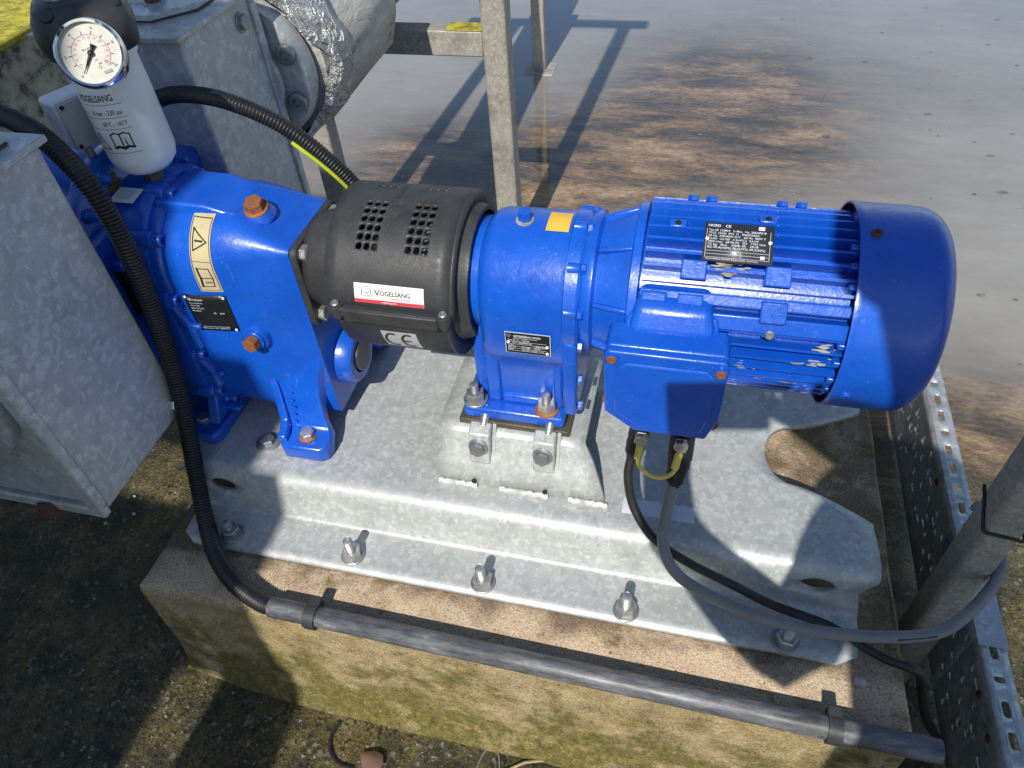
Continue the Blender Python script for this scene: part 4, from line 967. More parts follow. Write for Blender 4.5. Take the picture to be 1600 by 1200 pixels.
# ------------------------------------------------------------------ cables at the motor
def cable(name, pts, r, m, label, cat, n=12, group=None):
    b = MB(); b.tube(smooth_path(pts, 10), r, n); return tag(b.obj(name, m), label, cat, group)
bc = thing("black_cable", (-.026, .664, .28), "thin black cable hanging from the terminal box and running off behind the cable tray", "cable")
b = MB(); b.tube(smooth_path([(-.026, .664, .290), (-.027, .660, .262), (-.032, .652, .232), (-.034, .646, .216)], 6), [.0135] * 3 + [.0140] * 6 + [.0130] * 3 + [.0115] * 3 + [.0098, .0090, .0082, .0082], 16); b.obj("gland_boot", 'boot', bc)
b = MB(); b.tube(smooth_path([(-.034, .648, .222), (-.036, .632, .19), (-.022, .612, .145), (.012, .588, .112), (.065, .572, .090), (.13, .566, .062), (.185, .562, .036), (.262, .548, .030), (.330, .522, .020), (.378, .515, .010), (.402, .517, -.05), (.438, .525, -.145), (.485, .538, -.24), (.515, .548, -.305)], 12), .0066, 12); b.obj("sheath", 'cable_black', bc)
gc = thing("grey_cable", (.03, .664, .28), "thick grey cable looping from the terminal box to the square post", "cable")
b = MB(); b.tube(smooth_path([(.030, .664, .290), (.030, .662, .258), (.030, .650, .222), (.028, .638, .198), (.027, .634, .186)], 6), [.0155] * 4 + [.0170] * 8 + [.0158] * 3 + [.0142] * 3 + [.0128] * 3 + [.0112, .0102, .0096, .0096], 18); b.obj("gland_boot", 'boot', gc)
b = MB(); b.tube(smooth_path([(.027, .636, .192), (.022, .606, .152), (.024, .576, .118), (.050, .549, .092), (.114, .534, .068), (.185, .524, .060), (.257, .522, .060), (.338, .532, .062), (.395, .553, .058), (.436, .590, .050), (.468, .628, .046), (.490, .662, .046), (.4985, .700, .055), (.490, .735, .075), (.46, .75, .09)], 12), .0082, 14); b.obj("sheath", 'cable_grey', gc)
pr = MB(); pr.tube(smooth_path([(.338, .5255, .0665), (.366, .5345, .0655), (.388, .5425, .0635)], 6), .0016, 6); pr.obj("printed_mark", 'ink', gc)
ew = thing("earth_wire", (0, .65, .27), "short yellow earthing wire hanging in a U between two cable glands", "wire")
b = MB(); b.tube(smooth_path([(-.024, .640, .252), (-.025, .632, .236), (-.020, .626, .222), (.0, .622, .2115), (.018, .622, .219), (.027, .625, .237), (.028, .634, .256)], 8), .0030, 10); b.obj("wire_core", 'yellow', ew)
for p0, p1 in (((-.0242, .639, .254), (-.0252, .630, .236)), ((.0278, .634, .254), (.0245, .624, .234))):
    MB().cyl(p0, p1, .0052, 12).obj("crimp_sleeve", 'yellow', ew)
for x, y, z in ((-.0235, .6405, .265), (.0285, .6375, .266)):
    MB().prism([(x - .0045, y, z - .013), (x + .0045, y, z - .013), (x + .0085, y + .001, z + .002), (x + .006, y + .002, z + .010), (x - .006, y + .002, z + .010), (x - .0085, y + .001, z + .002)], (0, .0025, 0)).obj("ring_lug", 'zinc_dull', ew, .0008); place("lug_bolt", HEAD_S, (x, y - .001, z + .002), (0, -1, .1), ew)

# ------------------------------------------------------------------ hoses and pipe
def corrugated(name, pts, r, label, parent=None):
    path = even(smooth_path(pts, 24), .00125); rad = []
    for i in range(len(path)):
        k = i % 4; rad.append(r if k in (0, 1) else r * .86 if k == 3 else r * .90)
    b = MB(); b.tube(path, rad, 18); o = b.obj(name, 'rubber', parent, sharp=70)
    return tag(o, label, "hose") if not parent else o
corrugated("corrugated_hose", [(-1.30, .80, .55), (-1.10, .78, .60), (-.964, .76, .618), (-.898, .74, .624), (-.838, .72, .618), (-.79, .70, .601), (-.752, .685, .562), (-.734, .675, .493), (-.734, .668, .398), (-.740, .657, .296), (-.742, .632, .192), (-.735, .588, .10), (-.712, .540, .046), (-.668, .484, .024), (-.612, .444, .021), (-.560, .424, .0185), (-.530, .421, .0180)], .0140, "black corrugated hose curving down past the grey box in front of the pump")
rh = thing("rear_conduit_hose", (-.5, .9, .4), "black corrugated hose with a green-yellow wire arching behind the pump", "hose")
rp = [(-.83, .93, .555), (-.76, .915, .578), (-.69, .905, .581), (-.63, .905, .563), (-.585, .91, .534), (-.545, .915, .494), (-.510, .92, .448), (-.485, .92, .405), (-.47, .92, .35)]
corrugated("corrugated_sleeve", rp, .0124, "", rh)
b = MB(); b.tube([p + Vector((.004, -.010, -.0135)) for p in smooth_path(rp[4:], 10)], .0032, 8); b.obj("earth_core", 'greenyellow', rh)
cp = thing("conduit_pipe", (-.1, .42, 0), "straight faded black plastic pipe lying along the front edge of the plinth", "pipe")
b = MB(); b.lathe((-.540, .4205, .0185), (1, -.0102, .0), [(0, .0145), (.002, .0155), (.92, .0155), (.928, .0148), (.928, .0135)], 28); b.obj("tube", 'pe', cp)
for i, x in enumerate((-.470, .262)):
    t = thing("pipe_clip", (x, .42, 0), ("black ribbed pipe clip beside the end of the corrugated hose", "black ribbed pipe clip near the cable tray end of the pipe")[i], "pipe clip", "clips holding the plastic pipe")
    yc = .4205 - .0102 * (x + .540)
    b = MB(); b.lathe((x - .009, yc, .0185), (1, -.01, 0), [(0, .0160), (0, .0190), (.018, .0190), (.018, .0160)], 28, False); b.obj("ring", 'black', t)
    b = MB(); b.box((x, yc + .015, .025), (.018, .018, .020)); b.obj("clamp_block", 'black', t, .002)
    for k in range(3): MB().box((x, yc - .0185 + k * .0014, .021 - .0065 * k), (.019, .0025, .0020)).obj("tooth", 'black', t)

# ------------------------------------------------------------------ galvanised connection boxes
def conn_box(name, y0, y1, label, near):
    t = thing(name, (-.95, (y0 + y1) / 2, .17), label, "connection box")
    x1, x0 = -.757, -.992
    b = MB(); b.box2(x0, x1, y0, y1, .180, .638); b.obj("box_body", 'galv_box', t, .004)
    yf, s = (y0, -1) if near else (y1, 1)
    # turned lip round the pipe side
    for a in ((x0 - .004, x1 + .004, .176, .196), (x0 - .004, x1 + .004, .622, .6375)):
        MB().box2(a[0], a[1], min(yf, yf + s * .014), max(yf, yf + s * .014), a[2], a[3]).obj("lip", 'galv_box', t, .003)
    for a in ((x1 - .014, x1 + .006), (x0 - .006, x0 + .014)):
        MB().box2(a[0], a[1], min(yf - s * .002, yf + s * .016), max(yf - s * .002, yf + s * .016), .1955, .6225).obj("lip", 'galv_box', t, .003)
    b = MB(); e = .012; b.box2(x0 - e, x1 + e, y0 - (e if near else .018), y1 + (.006 if near else e), .6385, .6475); b.obj("top_flange", 'galv_lid', t, .0015)
    return t
fb = conn_box("connection_box", .445, .650, "weathered galvanised box at the left edge in front of the pump", True)
kb = conn_box("connection_box", .962, 1.165, "weathered galvanised box behind the pump with bolted octagonal lid", False)
# lids: chamfered plate on a gasket
def lid(t, y0, y1, bolts):
    c = .05; x0, x1 = -.978, -.772
    for z, e, m_, nm in ((.6478, 0, 'plate_dark', "gasket"), (.6505, -.002, 'galv_lid', "lid_plate")):
        poly = [(x0 - e + c, y0 + e), (x1 + e - c, y0 + e), (x1 + e, y0 + e + c * 1.1), (x1 + e, y1 - e), (x0 - e, y1 - e), (x0 - e, y0 + e + c)]
        MB().prism([(x, y, z) for x, y in poly], (0, 0, .0026 if nm == "gasket" else .009)).obj(nm, m_, t, .001)
    for x, y, rusty in bolts:
        place("lid_washer", me_washer(.017, .0025, 'zinc_dull'), (x, y, .6596), (0, 0, 1), t); place("lid_bolt", HEAD_RUST if rusty else HEAD_D, (x, y, .662), (0, 0, 1), t, .4)
        if rusty: place("bolt_stub", MB().cyl((0, 0, 0), (0, 0, .012), .0065, 12).obj("bolt_stub", 'rust_dark', data=True), (x, y, .671), (0, 0, 1), t)
lid(kb, 1.000, 1.16, ((-.845, 1.050, True), (-.955, 1.060, True)))
MB().lathe((-.885, 1.10, .6597), (0, 0, 1), [(0, .055), (.004, .053), (.004, .045), (.002, .043), (.002, .02)], 32).obj("inspection_disc", 'galv_lid', kb)
lid(fb, .47, .628, ((-.84, .60, False),))
place("side_bolt", me_hex(.013, .010, 'zinc_dull', "side_bolt"), (-.7565, 1.128, .605), (1, 0, .0), kb, .2)
place("side_bolt_washer", me_washer(.016, .003, 'zinc_dull'), (-.7568, 1.128, .605), (1, 0, 0), kb)
place("side_bolt", HEAD, (-.7565, .632, .205), (1, 0, 0), fb, .2)
place("rusty_nut", me_hex(.017, .020, 'rust_dark', "rusty_nut"), (-.85, .438, .186), (.25, -.55, -.8), fb)
b = MB(); b.prism([(-.97, .4445, .20), (-.785, .4445, .20), (-.785, .4445, .60), (-.97, .4445, .60)], (0, -.006, 0)); b.obj("front_panel", 'galv_box', fb, .002)
# near-side pipe that leaves the front box towards the viewer's left
np_ = thing("near_pipe", (-1.0, .3, .4), "grey flanged pipe running from the front box out of the picture", "pipe")
b = MB(); b.lathe((-.885, .438, .40), (0, -1, 0), [(0, .105), (.016, .105), (.016, .08), (.36, .08), (.38, .11)], 40); b.obj("pipe_body", 'galv_box', np_)

# ------------------------------------------------------------------ insulated pipe behind
ip = thing("insulated_pipe", (-.83, 1.3, .4), "insulated pipe with torn foil wrapping leaving the rear box", "pipe")
PC = Vector((-.835, 0, .485))
def yc_ring(y, r, cx=PC.x, cz=PC.z, rag=0.0, n=56, seed=0):
    out = []
    for k in range(n):
        t = 2 * math.pi * k / n; rr = r * (1 + .035 * math.sin(t * 5 + y * 40 + seed) * (1 if rag else 0) + .02 * math.sin(t * 11 + seed + y * 70) * (1 if rag else 0))
        out.append(Vector((cx + rr * math.cos(t), y + rag * math.sin(t * 3 + seed) + rag * .6 * math.sin(t * 8 + 1), cz + rr * math.sin(t))))
    return out
b = MB(); b.lathe((PC.x, 1.166, PC.z), (0, 1, 0), [(0, .094), (.012, .094), (.014, .080), (.030, .078), (.032, .098), (.042, .098), (.044, .08), (.12, .078)], 48); b.obj("pipe_neck", 'galv_box', ip, sharp=30)
for k in range(8):
    a = R(22 + 45 * k); p = Vector((PC.x + .112 * math.cos(a), 1.206, PC.z + .112 * math.sin(a)))
    MB().lathe(p, (0, -1, 0), [(0, .018), (.018, .018), (.02, .015), (.02, .009), (.012, .008)], 18).obj("coupling_bolt", 'zinc_dull', ip)
b = MB(); b.lathe((PC.x, 1.200, PC.z), (0, 1, 0), [(0, .132), (.012, .134), (.035, .134), (.037, .10)], 48); b.obj("coupling_ring", 'galv_box', ip, sharp=30)
b = MB(); b.loft([yc_ring(1.236, .148, rag=.014, seed=2), yc_ring(1.256, .163, rag=.012, seed=2), yc_ring(1.285, .157, rag=.008, seed=4), yc_ring(1.315, .164, rag=.010, seed=3), yc_ring(1.345, .160, rag=.012, seed=5)], False); b.obj("torn_foil", 'foil', ip, sharp=60, solid=.002)
b = MB(); b.loft([yc_ring(1.250, .146), yc_ring(1.32, .155, rag=.001), yc_ring(1.42, .160, rag=.001, seed=1), yc_ring(1.52, .158, rag=.001, seed=2), yc_ring(1.62, .152, rag=.001, seed=3), yc_ring(1.66, .120)]); b.obj("insulation", 'insul', ip, sharp=60)
b = MB(); b.loft([yc_ring(1.60, .105), yc_ring(3.4, .105)]); b.obj("bare_pipe", 'galv_post', ip)

# ------------------------------------------------------------------ steel frame that carries the pipe
fr = thing("pipe_support_frame", (-.8, 1.78, GZ), "weathered square-tube frame carrying the insulated pipe behind the coupling", "support frame")
for x in (-.538, -1.075):
    MB().box2(x, x + .062, 1.76, 1.822, gh(x, 1.79) - .05, 1.62).obj("post", 'galv_post', fr, .007, 3)
MB().box2(-1.013, -.538, 1.765, 1.817, .300, .362).obj("crossbar", 'galv_post', fr, .004)
MB().box2(-.63, -.5385, 1.764, 1.816, .3622, .3645).obj("moss_strip", 'wall', fr, .001)
MB().box2(-1.30, -.40, 1.765, 1.817, 1.6205, 1.68).obj("top_rail", 'galv_post', fr, .004)
bk = thing("rear_post", (-.71, 3.18, GZ), "far pale square post with a foot plate standing in the water", "post")
MB().box2(-.74, -.685, 3.15, 3.205, gh(-.72, 3.2) - .05, .33).obj("post_tube", 'galv_post', bk, .006)
MB().box2(-.78, -.645, 3.11, 3.245, gh(-.72, 3.2) - .02, WL + .004).obj("foot_plate", 'galv_post', bk, .003)

# ------------------------------------------------------------------ square post and cable tray at the right
po = thing("square_post", (.466, .685, GZ), "grey galvanised square post with a black wire tie beside the cable tray", "post")
MB().box2(.434, .484, .660, .710, GZ - .03, .95).obj("post_tube", 'galv_post', po, .010, 4)
zt = .155; e = .0015
b = MB(); b.tube(smooth_path([(.4325, .712, zt + .03), (.4322, .690, zt + .018), (.4325, .668, zt + .002), (.4345, .6588, zt - .004), (.448, .6582, zt - .007), (.470, .6582, zt - .010), (.4845, .6585, zt - .012), (.4865, .672, zt - .008)], 4), .0024, 8); b.obj("wire_tie", 'cable_black', po)
place("tie_end", MB().cyl((0, 0, 0), (0, 0, .006), .0025, 8).obj("tie_end", 'rust', data=True), (.486, .655, zt - .014), (1, -.3, 0), po)
def tray(name, y0, y1, zt, label, seed):
    t = thing(name, (.53, (y0 + y1) / 2, GZ), label, "cable tray", "perforated cable tray sections"); rn = random.Random(seed)
    ny = int(round((y1 - y0) / .0255)); ysx = [y0 + (y1 - y0) * k / ny for k in range(ny + 1)]; zb = GZ + .012; zs = [zb + (zt - zb) * k / 9 for k in range(10)]
    hl = {(i, j) for i in range(ny) for j in range(1, 8) if (i + 2 * j) % 3 != 0 and rn.random() < .42}
    sh = {}
    for h in hl: sh[h] = rn.choice(((.0040, .0085), (.0045, .0090), (.0030, .0070), (.0095, .0045), (.0055, .0055)))
    b = MB(); perforated(b, ysx, zs, hl, lambda u, v: Vector((.520, u, v)), lambda i, j: sh[(i, j)]); b.obj("perforated_face", 'galv_tray', t, solid=.0015)
    n2 = int(round((y1 - y0) / .045)); yl = [y0 + (y1 - y0) * k / n2 for k in range(n2 + 1)]
    b = MB(); perforated(b, yl, [.5185, .5275, .5465, .5565], {(i, 1) for i in range(n2)}, lambda u, v: Vector((v, u, zt)), lambda i, j: (.0125, .0055) if i % 3 else (.0050, .0080)); b.obj("top_lip", 'galv_lid', t, solid=.0015)
    b = MB(); b.add([(.5565, y0, zt), (.5565, y1, zt), (.5565, y1, zt - .018), (.5565, y0, zt - .018)], [(0, 1, 2, 3)]); b.obj("lip_edge", 'galv_tray', t, solid=.0015)
    for k in range(4):
        y = y0 + .08 + (y1 - y0 - .16) * k / 3; place("coach_bolt", MB().lathe((0, 0, 0), (0, 0, 1), [(0, .0075), (.003, .0065), (.0045, .003)], 14).obj("coach_bolt", 'rust_dark', data=True), (.5195, y, zt - .03), (-1, 0, 0), t)
    return t
tray("cable_tray", .30, .655, -.112, "near section of perforated galvanised cable tray standing on edge", 4)
tray("cable_tray", .6555, 1.55, -.1115, "far section of perforated cable tray standing on edge behind the post", 9)
b = MB(); b.box2(.5170, .5590, .640, .84, -.1105, -.1085); b.obj("splice_plate", 'galv_lid'); 
o = bpy.data.objects["splice_plate"]; tag(o, "flat galvanised splice plate lying over the tray lip joint", "splice plate")

# ------------------------------------------------------------------ pressure bottle, gauge, sensor box
BX, BY = -.757, .803
bt = thing("buffer_bottle", (BX, BY, .50), "milky white pressure bottle with black cap standing on the pump", "bottle")
b = MB(); pf = [(0, .006), (.001, .020), (.006, .033), (.016, .042), (.030, .0455), (.120, .0455), (.128, .0450), (.160, .0440), (.170, .0440)]
b.lathe((BX, BY, .522), (0, 0, 1), pf, 48); b.obj("bottle_body", 'bottle', bt, sharp=60)
b = MB(); b.lathe((BX, BY, .680), (0, 0, 1), [(0, .0475), (.010, .0475), (.012, .045)], 48); b.obj("neck_band", 'paper', bt)
b = MB(); cr = []
for z, r, am in ((.690, .050, .0), (.693, .058, .05), (.715, .062, .09), (.734, .060, .09), (.748, .052, .06), (.753, .040, .0)):
    cr.append([Vector((BX + r * (1 + am * math.cos(4 * t + .6)) * math.cos(t), BY + r * (1 + am * math.cos(4 * t + .6)) * math.sin(t), z)) for t in [2 * math.pi * k / 64 for k in range(64)]])
b.loft(cr); b.obj("cap", 'black', bt, sharp=60)
for k in range(4):
    a = R(-100 + 90 * k + 12); p = Vector((BX + .050 * math.cos(a), BY + .050 * math.sin(a), .741))
    MB().lathe(p, (math.cos(a) * .55, math.sin(a) * .55, .83), [(0, .0095), (.0065, .0095), (.0066, .0088), (.001, .0080)], 16).obj("cap_recess", 'hole', bt)
MB().lathe((BX - .012, BY - .012, .751), (0, 0, 1), [(0, .017), (.010, .016), (.012, .014), (.012, .006), (.006, .005)], 24).obj("filler_screw", 'zinc_dull', bt)
MB().cyl((BX, BY, .487), (BX, BY, .526), .0135, 6).obj("brass_fitting", 'brass', bt)
# printing on the bottle: the print faces the viewer's left-front
def bs(off, a0=-92): return lambda u, v: Vector((BX + (.0455 + off) * math.cos(R(a0 + math.degrees(u / .0455))), BY + (.0455 + off) * math.sin(R(a0 + math.degrees(u / .0455))), .522 + v))
b = MB(); f = bs(.0004)
b.text("VOGELSANG", f, -.020, .1165, .0125, .012, .048); b.text("16 bar - 230 psi", f, -.008, .0985, .0090, .0, .040); b.text("60°C - 140°F", f, .001, .0835, .0090, .0, .032); b.text("p max", f, -.029, .0985, .006, 0, .013); b.text("t max", f, -.029, .0835, .006, 0, .011)
for v in (.112, .0945, .0795, .046):
    for k in range(12): b.strip(f, [(-.030 + .0055 * k, v), (-.030 + .0055 * (k + 1), v)], .0006)
b.strip(f, [(-.028, .051), (-.0165, .0735), (-.005, .051)], .0016, True); b.strip(f, [(-.0165, .058), (-.0165, .066)], .0014)
bk_ = [(.004, .072), (.010, .0745), (.016, .0725), (.022, .0745), (.029, .072), (.029, .054), (.022, .0565), (.016, .054), (.010, .0565), (.004, .054)]
b.strip(f, bk_, .0018, True); b.strip(f, [(.016, .0725), (.016, .054)], .0018); b.strip(f, [(.004, .0535), (.010, .055), (.016, .0525), (.022, .055), (.029, .0535)], .0030); b.text("i", f, .0205, .0585, .0135, .015); b.obj("bottle_print", 'ink', bt)
# gauge
gn = Vector((.46, -.74, .50)).normalized(); gcn = Vector((-.692, .722, .716))
ga = thing("pressure_gauge", gcn - gn * .03, "round chrome pressure gauge with cream dial in front of the bottle", "gauge")
b = MB(); b.lathe(gcn - gn * .040, gn, [(p, r * .72) for p, r in ((0, .030), (.004, .046), (.024, .047), (.026, .052), (.034, .0535), (.041, .0530), (.0445, .0500), (.0435, .0465), (.037, .0455))], 64); b.obj("case", 'steel', ga, sharp=40)
gu = Vector((0, 0, 1)).cross(gn).normalized(); gv = gn.cross(gu).normalized()
tl = R(8); gu, gv = gu * math.cos(tl) + gv * math.sin(tl), gv * math.cos(tl) - gu * math.sin(tl)
df = lambda off: (lambda u, v: gcn + (gu * u + gv * v) * .72 + gn * (-.002 + off))
b = MB(); b.disc2(df(0), (0, 0), .0462, 48); dial = b.obj("dial", 'dial', ga)
b = MB(); f = df(.0004); pol = lambda r, a: (r * math.cos(R(a)), r * math.sin(R(a)))
for k in range(11):
    a = 225 - 27 * k; b.strip(f, [pol(.0292, a), pol(.0335, a)], .0011)
for k, n_t in enumerate(("0", "2", "4", "6", "8", "10")):
    u, v = pol(.0385, 225 - 54 * k); b.text(n_t, f, u, v - .002, .0060, .008, None, 'CENTER')
b.text("CL 1.0", f, .017, -.024, .0036, 0); b.text("EN 837", f, -.010, .006, .0046, 0, .014); b.text("bar", f, .004, -.0185, .0045, 0)
b.obj("dial_scale", 'ink', dial)
b = MB(); f = df(.0005); b.strip(f, [pol(.0285, 225 - 5 * k) for k in range(55)], .0007)
for k in range(15):
    u, v = pol(.0240, 225 - 19.3 * k); b.text(str(k * 10), f, u, v - .0015, .0042, 0, None, 'CENTER')
for k in range(28):
    a = 225 - 10 * k; b.strip(f, [pol(.0268, a), pol(.0285, a)], .0005)
b.text("psi", f, .001, -.012, .0048, 0); b.strip(f, [(.004 + .0022 * math.cos(R(a)), -.0225 + .0022 * math.sin(R(a))) for a in range(0, 360, 40)], .0008, True); b.strip(f, [(.016 + .0022 * math.cos(R(a)), -.0175 + .0022 * math.sin(R(a))) for a in range(0, 360, 40)], .0008, True); b.obj("psi_scale", 'red_soft', dial)
b = MB(); b.panel(df(.0006), .006, .019, -.0345, -.0300); b.obj("maker_patch", 'ink_grey', dial)
b = MB(); b.text("WIKA", df(.0009), .0075, -.0338, .0042, .01, .010); b.obj("maker_lettering", 'dial', dial)
b = MB(); na = 228; d0 = Vector(pol(1, na)); q0 = Vector((-d0.y, d0.x)); f = df(.0025)
b.add([f(*(d0 * .0335)), f(*(d0 * .004 + q0 * .0022)), f(*(d0 * -.006 + q0 * .0018)), f(*(d0 * -.014 + q0 * .0042)), f(*(d0 * -.014 - q0 * .0042)), f(*(d0 * -.006 - q0 * .0018)), f(*(d0 * .004 - q0 * .0022))], [(0, 1, 2, 3, 4, 5, 6)]); b.disc2(df(.0027), (0, 0), .0042, 18); b.obj("needle", 'ink', ga, solid=.0008)
MB().tube(smooth_path([gcn - gn * .036, gcn - gn * .045 + Vector((0, .01, .0)), Vector((BX, BY - .03, .712))], 6), .010, 12).obj("stem", 'brass', ga)
# sensor box beside the bottle
sbx = thing("sensor_box", (-.86, .80, .53), "small white sensor box with printed label left of the bottle", "sensor box")
sq = Matrix.Translation((-.832, .800, .598)) @ Matrix.Rotation(R(68), 4, 'Z') @ Matrix.Scale(.85, 4)
def sput(bld, name, m, parent, bevel=0, **k):
    bld.v = [sq @ v for v in bld.v]; return bld.obj(name, m, parent, bevel, **k)
b = MB(); b.box((0, 0, 0), (.082, .050, .080)); sput(b, "housing", 'white', sbx, .006, seg=3)
b = MB(); b.box((0, -.029, 0), (.080, .007, .078)); sput(b, "lid", 'white_face', sbx, .003)
for x, z in ((-.033, .032), (.033, .032), (-.033, -.032), (.033, -.032)):
    b = MB(); b.lathe((x, -.0326, z), (0, -1, 0), [(0, .0036), (.0009, .0034)], 12); sput(b, "lid_screw", 'hole', sbx)
b = MB(); fl = lambda u, v: Vector((-.0415, u, v)); b.strip(fl, [(-.018, -.028), (.018, -.028), (.018, .028), (-.018, .028)], .0006, True)
for k in range(5): b.text("sensor type", lambda u, v, k=k: Vector((-.0416, -v, u)), -.022, -.012 + .005 * k, .0036, 0, .036)
sput(b, "label_print", 'ink_grey', sbx)
MB().cyl((-.826, .782, .512), (-.832, .786, .565), .0065, 12).obj("sensor_stem", 'zinc_dull', sbx); MB().lathe((-.826, .782, .495), (-.05, .05, 1), [(0, .021), (.010, .021), (.011, .018), (.022, .017), (.024, .012), (.030, .011)], 20).obj("sensor_thread", 'brass', sbx)

# ------------------------------------------------------------------ litter on the ground and plinth
def lump(name, c, s, m, label, cat, seed, group=None):
    rn = random.Random(seed); bm_ = MB(); n = 9; rs = []
    for j in range(6):
        ph = -90 + 36 * j; rr = max(.12, math.cos(R(ph))); rs.append([Vector((c[0] + s[0] * rr * math.cos(R(40 * k)) * rn.uniform(.8, 1.15), c[1] + s[1] * rr * math.sin(R(40 * k)) * rn.uniform(.8, 1.15), c[2] + s[2] * math.sin(R(ph)))) for k in range(n)])
    bm_.loft(rs); return tag(bm_.obj(name, m, sharp=50), label, cat, group)
lump("stone", (-.412, .331, gh(-.41, .33) + .008), (.022, .016, .010), 'brick', "reddish-brown flat stone on the dirt below the plinth", "stone", 3)
lump("stone", (.303, .487, .006), (.009, .008, .007), 'stone', "small pale pebble on the plinth corner by the black cable", "stone", 5)
lump("stone", (-1.149, .650, gh(-1.15, .65) + .004), (.005, .004, .003), 'stone', "pale chip on dark ground under the front box", "stone", 6)
lump("stone", (-1.098, .682, gh(-1.1, .68) + .004), (.005, .003, .002), 'faded', "pale blue chip on the ground nearer the hose", "stone", 8)
lump("stone", (-1.129, .728, gh(-1.13, .73) + .004), (.0045, .003, .002), 'faded', "pale blue chip on the ground farther under the box", "stone", 9)
tp_ = [(-.20, .352), (-.154, .383), (-.110, .398), (-.080, .404), (-.034, .413)]
tag(MB().tube([(x, y, gh(x, y) + .006 + .002 * math.sin(i * 2)) for i, (x, y) in enumerate(tp_)], [.0020, .0024, .0022, .0020, .0012], 6).obj("twig", 'twig'), "dry pale twig on the ground at the plinth foot", "twig")
def strap(name, pts, r, m, label, cat):
    P = smooth_path([(x, y, gh(x, y) + .004) for x, y in pts], 8); return tag(MB().tube(P, r, 6).obj(name, m), label, cat)
strap("cable_tie", [(-.492, .378), (-.497, .355), (-.492, .335), (-.478, .320), (-.462, .313), (-.44, .312)], .0028, 'cable_black', "curved black cable tie lying on mossy dirt", "cable tie")
strap("wire_loop", [(-.232, .345), (-.229, .375), (-.216, .402), (-.200, .385), (-.194, .36), (-.203, .345)], .0013, 'ink_grey', "thin grey wire loop on the dirt below the pipe", "wire")
# loose grit scattered round the plinth foot
b = MB(); rn = random.Random(11)
for _ in range(2600):
    x = rn.uniform(-1.5, .5); y = rn.uniform(.05, .42) if rn.random() < .75 else rn.uniform(.42, .9)
    if -.80 < x < .38 and y > .40: continue
    s = rn.choice((.0012, .0016, .0022, .003, .0042)) * rn.uniform(.7, 1.3); z = gh(x, y)
    vs = [(x + s * rn.uniform(.6, 1.2) * math.cos(R(a + rn.uniform(-20, 20))), y + s * rn.uniform(.6, 1.2) * math.sin(R(a + rn.uniform(-20, 20))), z) for a in (0, 90, 180, 270)] + [(x + s * .2, y, z + s * rn.uniform(.5, 1.0))]
    b.add(vs, [(0, 1, 4), (1, 2, 4), (2, 3, 4), (3, 0, 4)])
tag(b.obj("loose_grit", 'grit', sharp=10), "loose grit and crumbs scattered on the ground", "grit", kind="stuff")

# ------------------------------------------------------------------ behind the camera: unseen slabs added to shade the left, and the photographer, whose shadows fall into view
def from_sun(xp, s, y): return Vector((xp + .053 * y, y, (s - .714 * y) / .7))
# dark flecks floating on the water
b = MB(); rn = random.Random(5)
for _ in range(170):
    x = rn.gauss(.95, .55); y = rn.uniform(1.4, 4.2); s = rn.choice((.003, .004, .006, .010)) * rn.uniform(.6, 1.3)
    vs = [(x + s * rn.uniform(.5, 1.8) * math.cos(R(a)), y + s * rn.uniform(.4, 1.1) * math.sin(R(a)), WL + .0012) for a in range(0, 360, 60)] + [(x, y, WL + .003)]
    b.add(vs, [(k, (k + 1) % 6, 6) for k in range(6)])
tag(b.obj("floating_flecks", 'grit', sharp=20), "dark flecks of scum floating on the shallow water", "flecks", kind="stuff")
rt = thing("shade_blocker", (-1.6, -1.2, GZ), "unseen grey slabs added behind the viewer on the left to cast shade", "shade blocker")  # added out of view; slabs and gaps shaped to shade the left side
def slab(name, x0, x1, s0, s1, y0=-1.3, y1=-1.0):
    a = from_sun(x0, s0, y0); c = from_sun(x1, s1, y1); a.x = from_sun(x0, s0, y1).x; MB().box2(a.x, c.x, y0, y1, max(GZ - .02, a.z), c.z).obj(name, 'steel_paint', rt, .004)
slab("upper_shade_slab", -2.6, -.765, .43, 1.24); slab("lower_shade_slab", -2.6, -.765, .085, .33); slab("panel", -1.0, -.765, .25, .50, -1.22, -1.06)
slab("ground_shade_slab", -2.6, -.845, -1.2, .15, -1.24, -1.06); slab("ground_shade_slab", -.755, -.600, -1.2, .15, -1.24, -1.06)
slab("edge_shade_slab", -.764, -.630, .12, .50); slab("edge_shade_slab_top", -.764, -.690, .44, .68, -1.2, -1.05)  # added blocks that shape the right edge of the cast shade

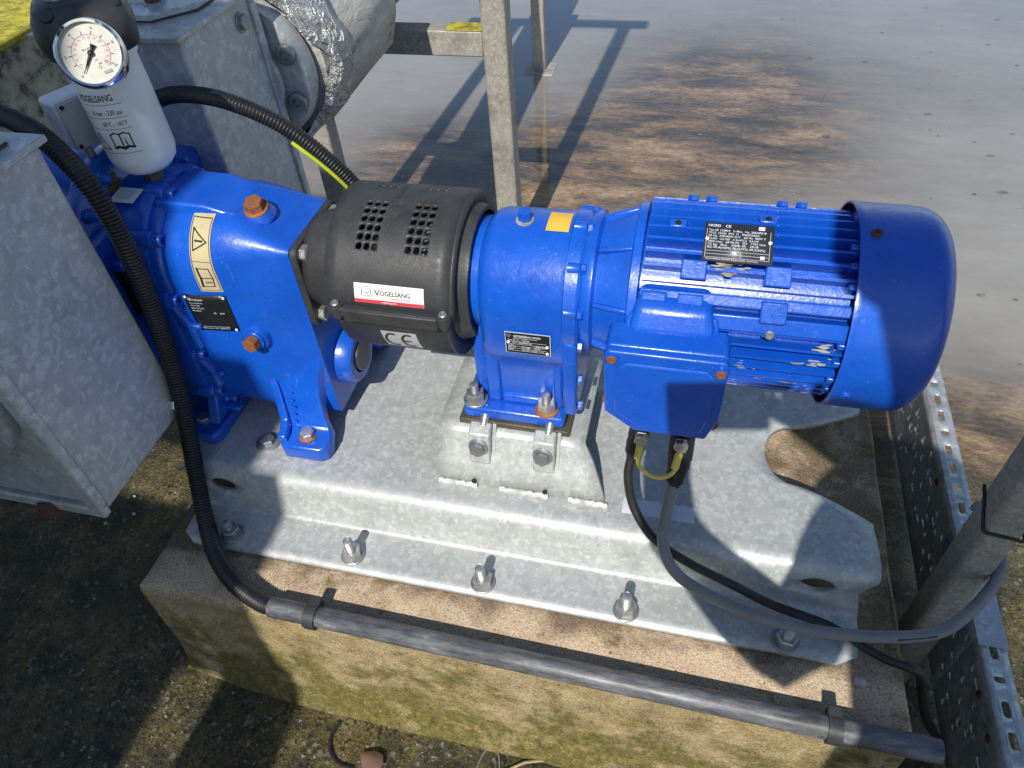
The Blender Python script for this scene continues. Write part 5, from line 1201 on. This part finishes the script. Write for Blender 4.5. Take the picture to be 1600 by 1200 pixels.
def person():
    pr_ = thing("person", (.35, -.35, GZ), "person in dark jacket behind the viewer, holding up a phone", "person")
    J = {}
    def j(n, xp, s, y, r): p = from_sun(xp, s, y); J[n] = (p, r)
    j('pelvis', .47, .20, -.36, .20); j('waist', .48, .34, -.34, .20); j('chest', .42, .50, -.30, .19); j('neck', .31, .70, -.24, .06); j('head0', .27, .80, -.20, .075); j('head1', .245, .905, -.17, .105)
    j('shL', .27, .60, -.22, .075); j('elL', .195, .365, -.17, .068); j('wrL', .0, .50, -.07, .043); j('haL', -.035, .628, -.055, .042)
    j('shR', .47, .62, -.24, .075); j('elR', .38, .60, -.13, .062); j('wrR', .22, .685, -.07, .046); j('haR', .145, .705, -.055, .042)
    J['hipL'] = (Vector((.32, -.38, .50)), .10); J['knL'] = (Vector((.30, -.36, .10)), .07); J['anL'] = (Vector((.29, -.42, GZ + .07)), .05); J['toL'] = (Vector((.28, -.28, GZ + .04)), .045)
    J['hipR'] = (Vector((.50, -.40, .50)), .10); J['knR'] = (Vector((.52, -.38, .10)), .07); J['anR'] = (Vector((.53, -.44, GZ + .07)), .05); J['toR'] = (Vector((.55, -.30, GZ + .04)), .045)
    names = list(J); E_ = [('pelvis', 'waist'), ('waist', 'chest'), ('chest', 'neck'), ('neck', 'head0'), ('head0', 'head1'), ('chest', 'shL'), ('shL', 'elL'), ('elL', 'wrL'), ('wrL', 'haL'), ('chest', 'shR'), ('shR', 'elR'), ('elR', 'wrR'), ('wrR', 'haR'),
          ('pelvis', 'hipL'), ('hipL', 'knL'), ('knL', 'anL'), ('anL', 'toL'), ('pelvis', 'hipR'), ('hipR', 'knR'), ('knR', 'anR'), ('anR', 'toR')]
    # five fingers per hand, closed round the phone
    fing = {'L': [(-.045, .655), (-.060, .650), (-.072, .640), (-.078, .625), (.0, .655)], 'R': [(.125, .735), (.115, .72), (.112, .705), (.115, .69), (.150, .745)]}
    for h, tips in fing.items():
        base = J['ha' + h][0]
        for i, (xp, s) in enumerate(tips):
            tip = from_sun(xp, s, -.045); mid = base.lerp(tip, .5) + Vector((0, -.008, .004))
            J[f'm{h}{i}'] = (mid, .0095); J[f't{h}{i}'] = (tip, .008); E_ += [('ha' + h, f'm{h}{i}'), (f'm{h}{i}', f't{h}{i}')]
    names = list(J); me = bpy.data.meshes.new("body"); me.from_pydata([tuple(J[n][0]) for n in names], [(names.index(a), names.index(c)) for a, c in E_], [])
    o = bpy.data.objects.new("body", me); COL.objects.link(o); k = o.modifiers.new("skin", 'SKIN'); k.branch_smoothing = .4
    for i, n in enumerate(names): me.skin_vertices[0].data[i].radius = (J[n][1], J[n][1])
    me.skin_vertices[0].data[0].use_root = True
    s_ = o.modifiers.new("sub", 'SUBSURF'); s_.levels = 1; s_.render_levels = 1
    me.materials.append(MAT['cloth']); attach(o, pr_)
    h = MB(); hc = J['head1'][0]; h.lathe(hc - Vector((0, 0, .01)), (0, 0, 1), [(0, .118), (.04, .118), (.08, .10), (.115, .05), (.122, .01)], 24); h.obj("hair", 'hair', pr_)
    ph = thing("mobile_phone", from_sun(.03, .69, -.04), "black mobile phone held up by the person behind the viewer", "phone")
    rgt, upv = rx, up
    c0 = Vector((0, 0, 1.02)) - fw * .035 + rgt * .036 - upv * .026
    b_ = MB(); b_.v = [c0 + rgt * (sx * .080) + upv * (sy * .0375) - fw * (sz * .008) for sx in (-1, 1) for sy in (-1, 1) for sz in (0, 1)]; b_.f = [(0, 1, 3, 2), (4, 6, 7, 5), (0, 4, 5, 1), (2, 3, 7, 6), (0, 2, 6, 4), (1, 5, 7, 3)]
    b_.obj("phone_body", 'glass_black', ph, .006, 3)
person()
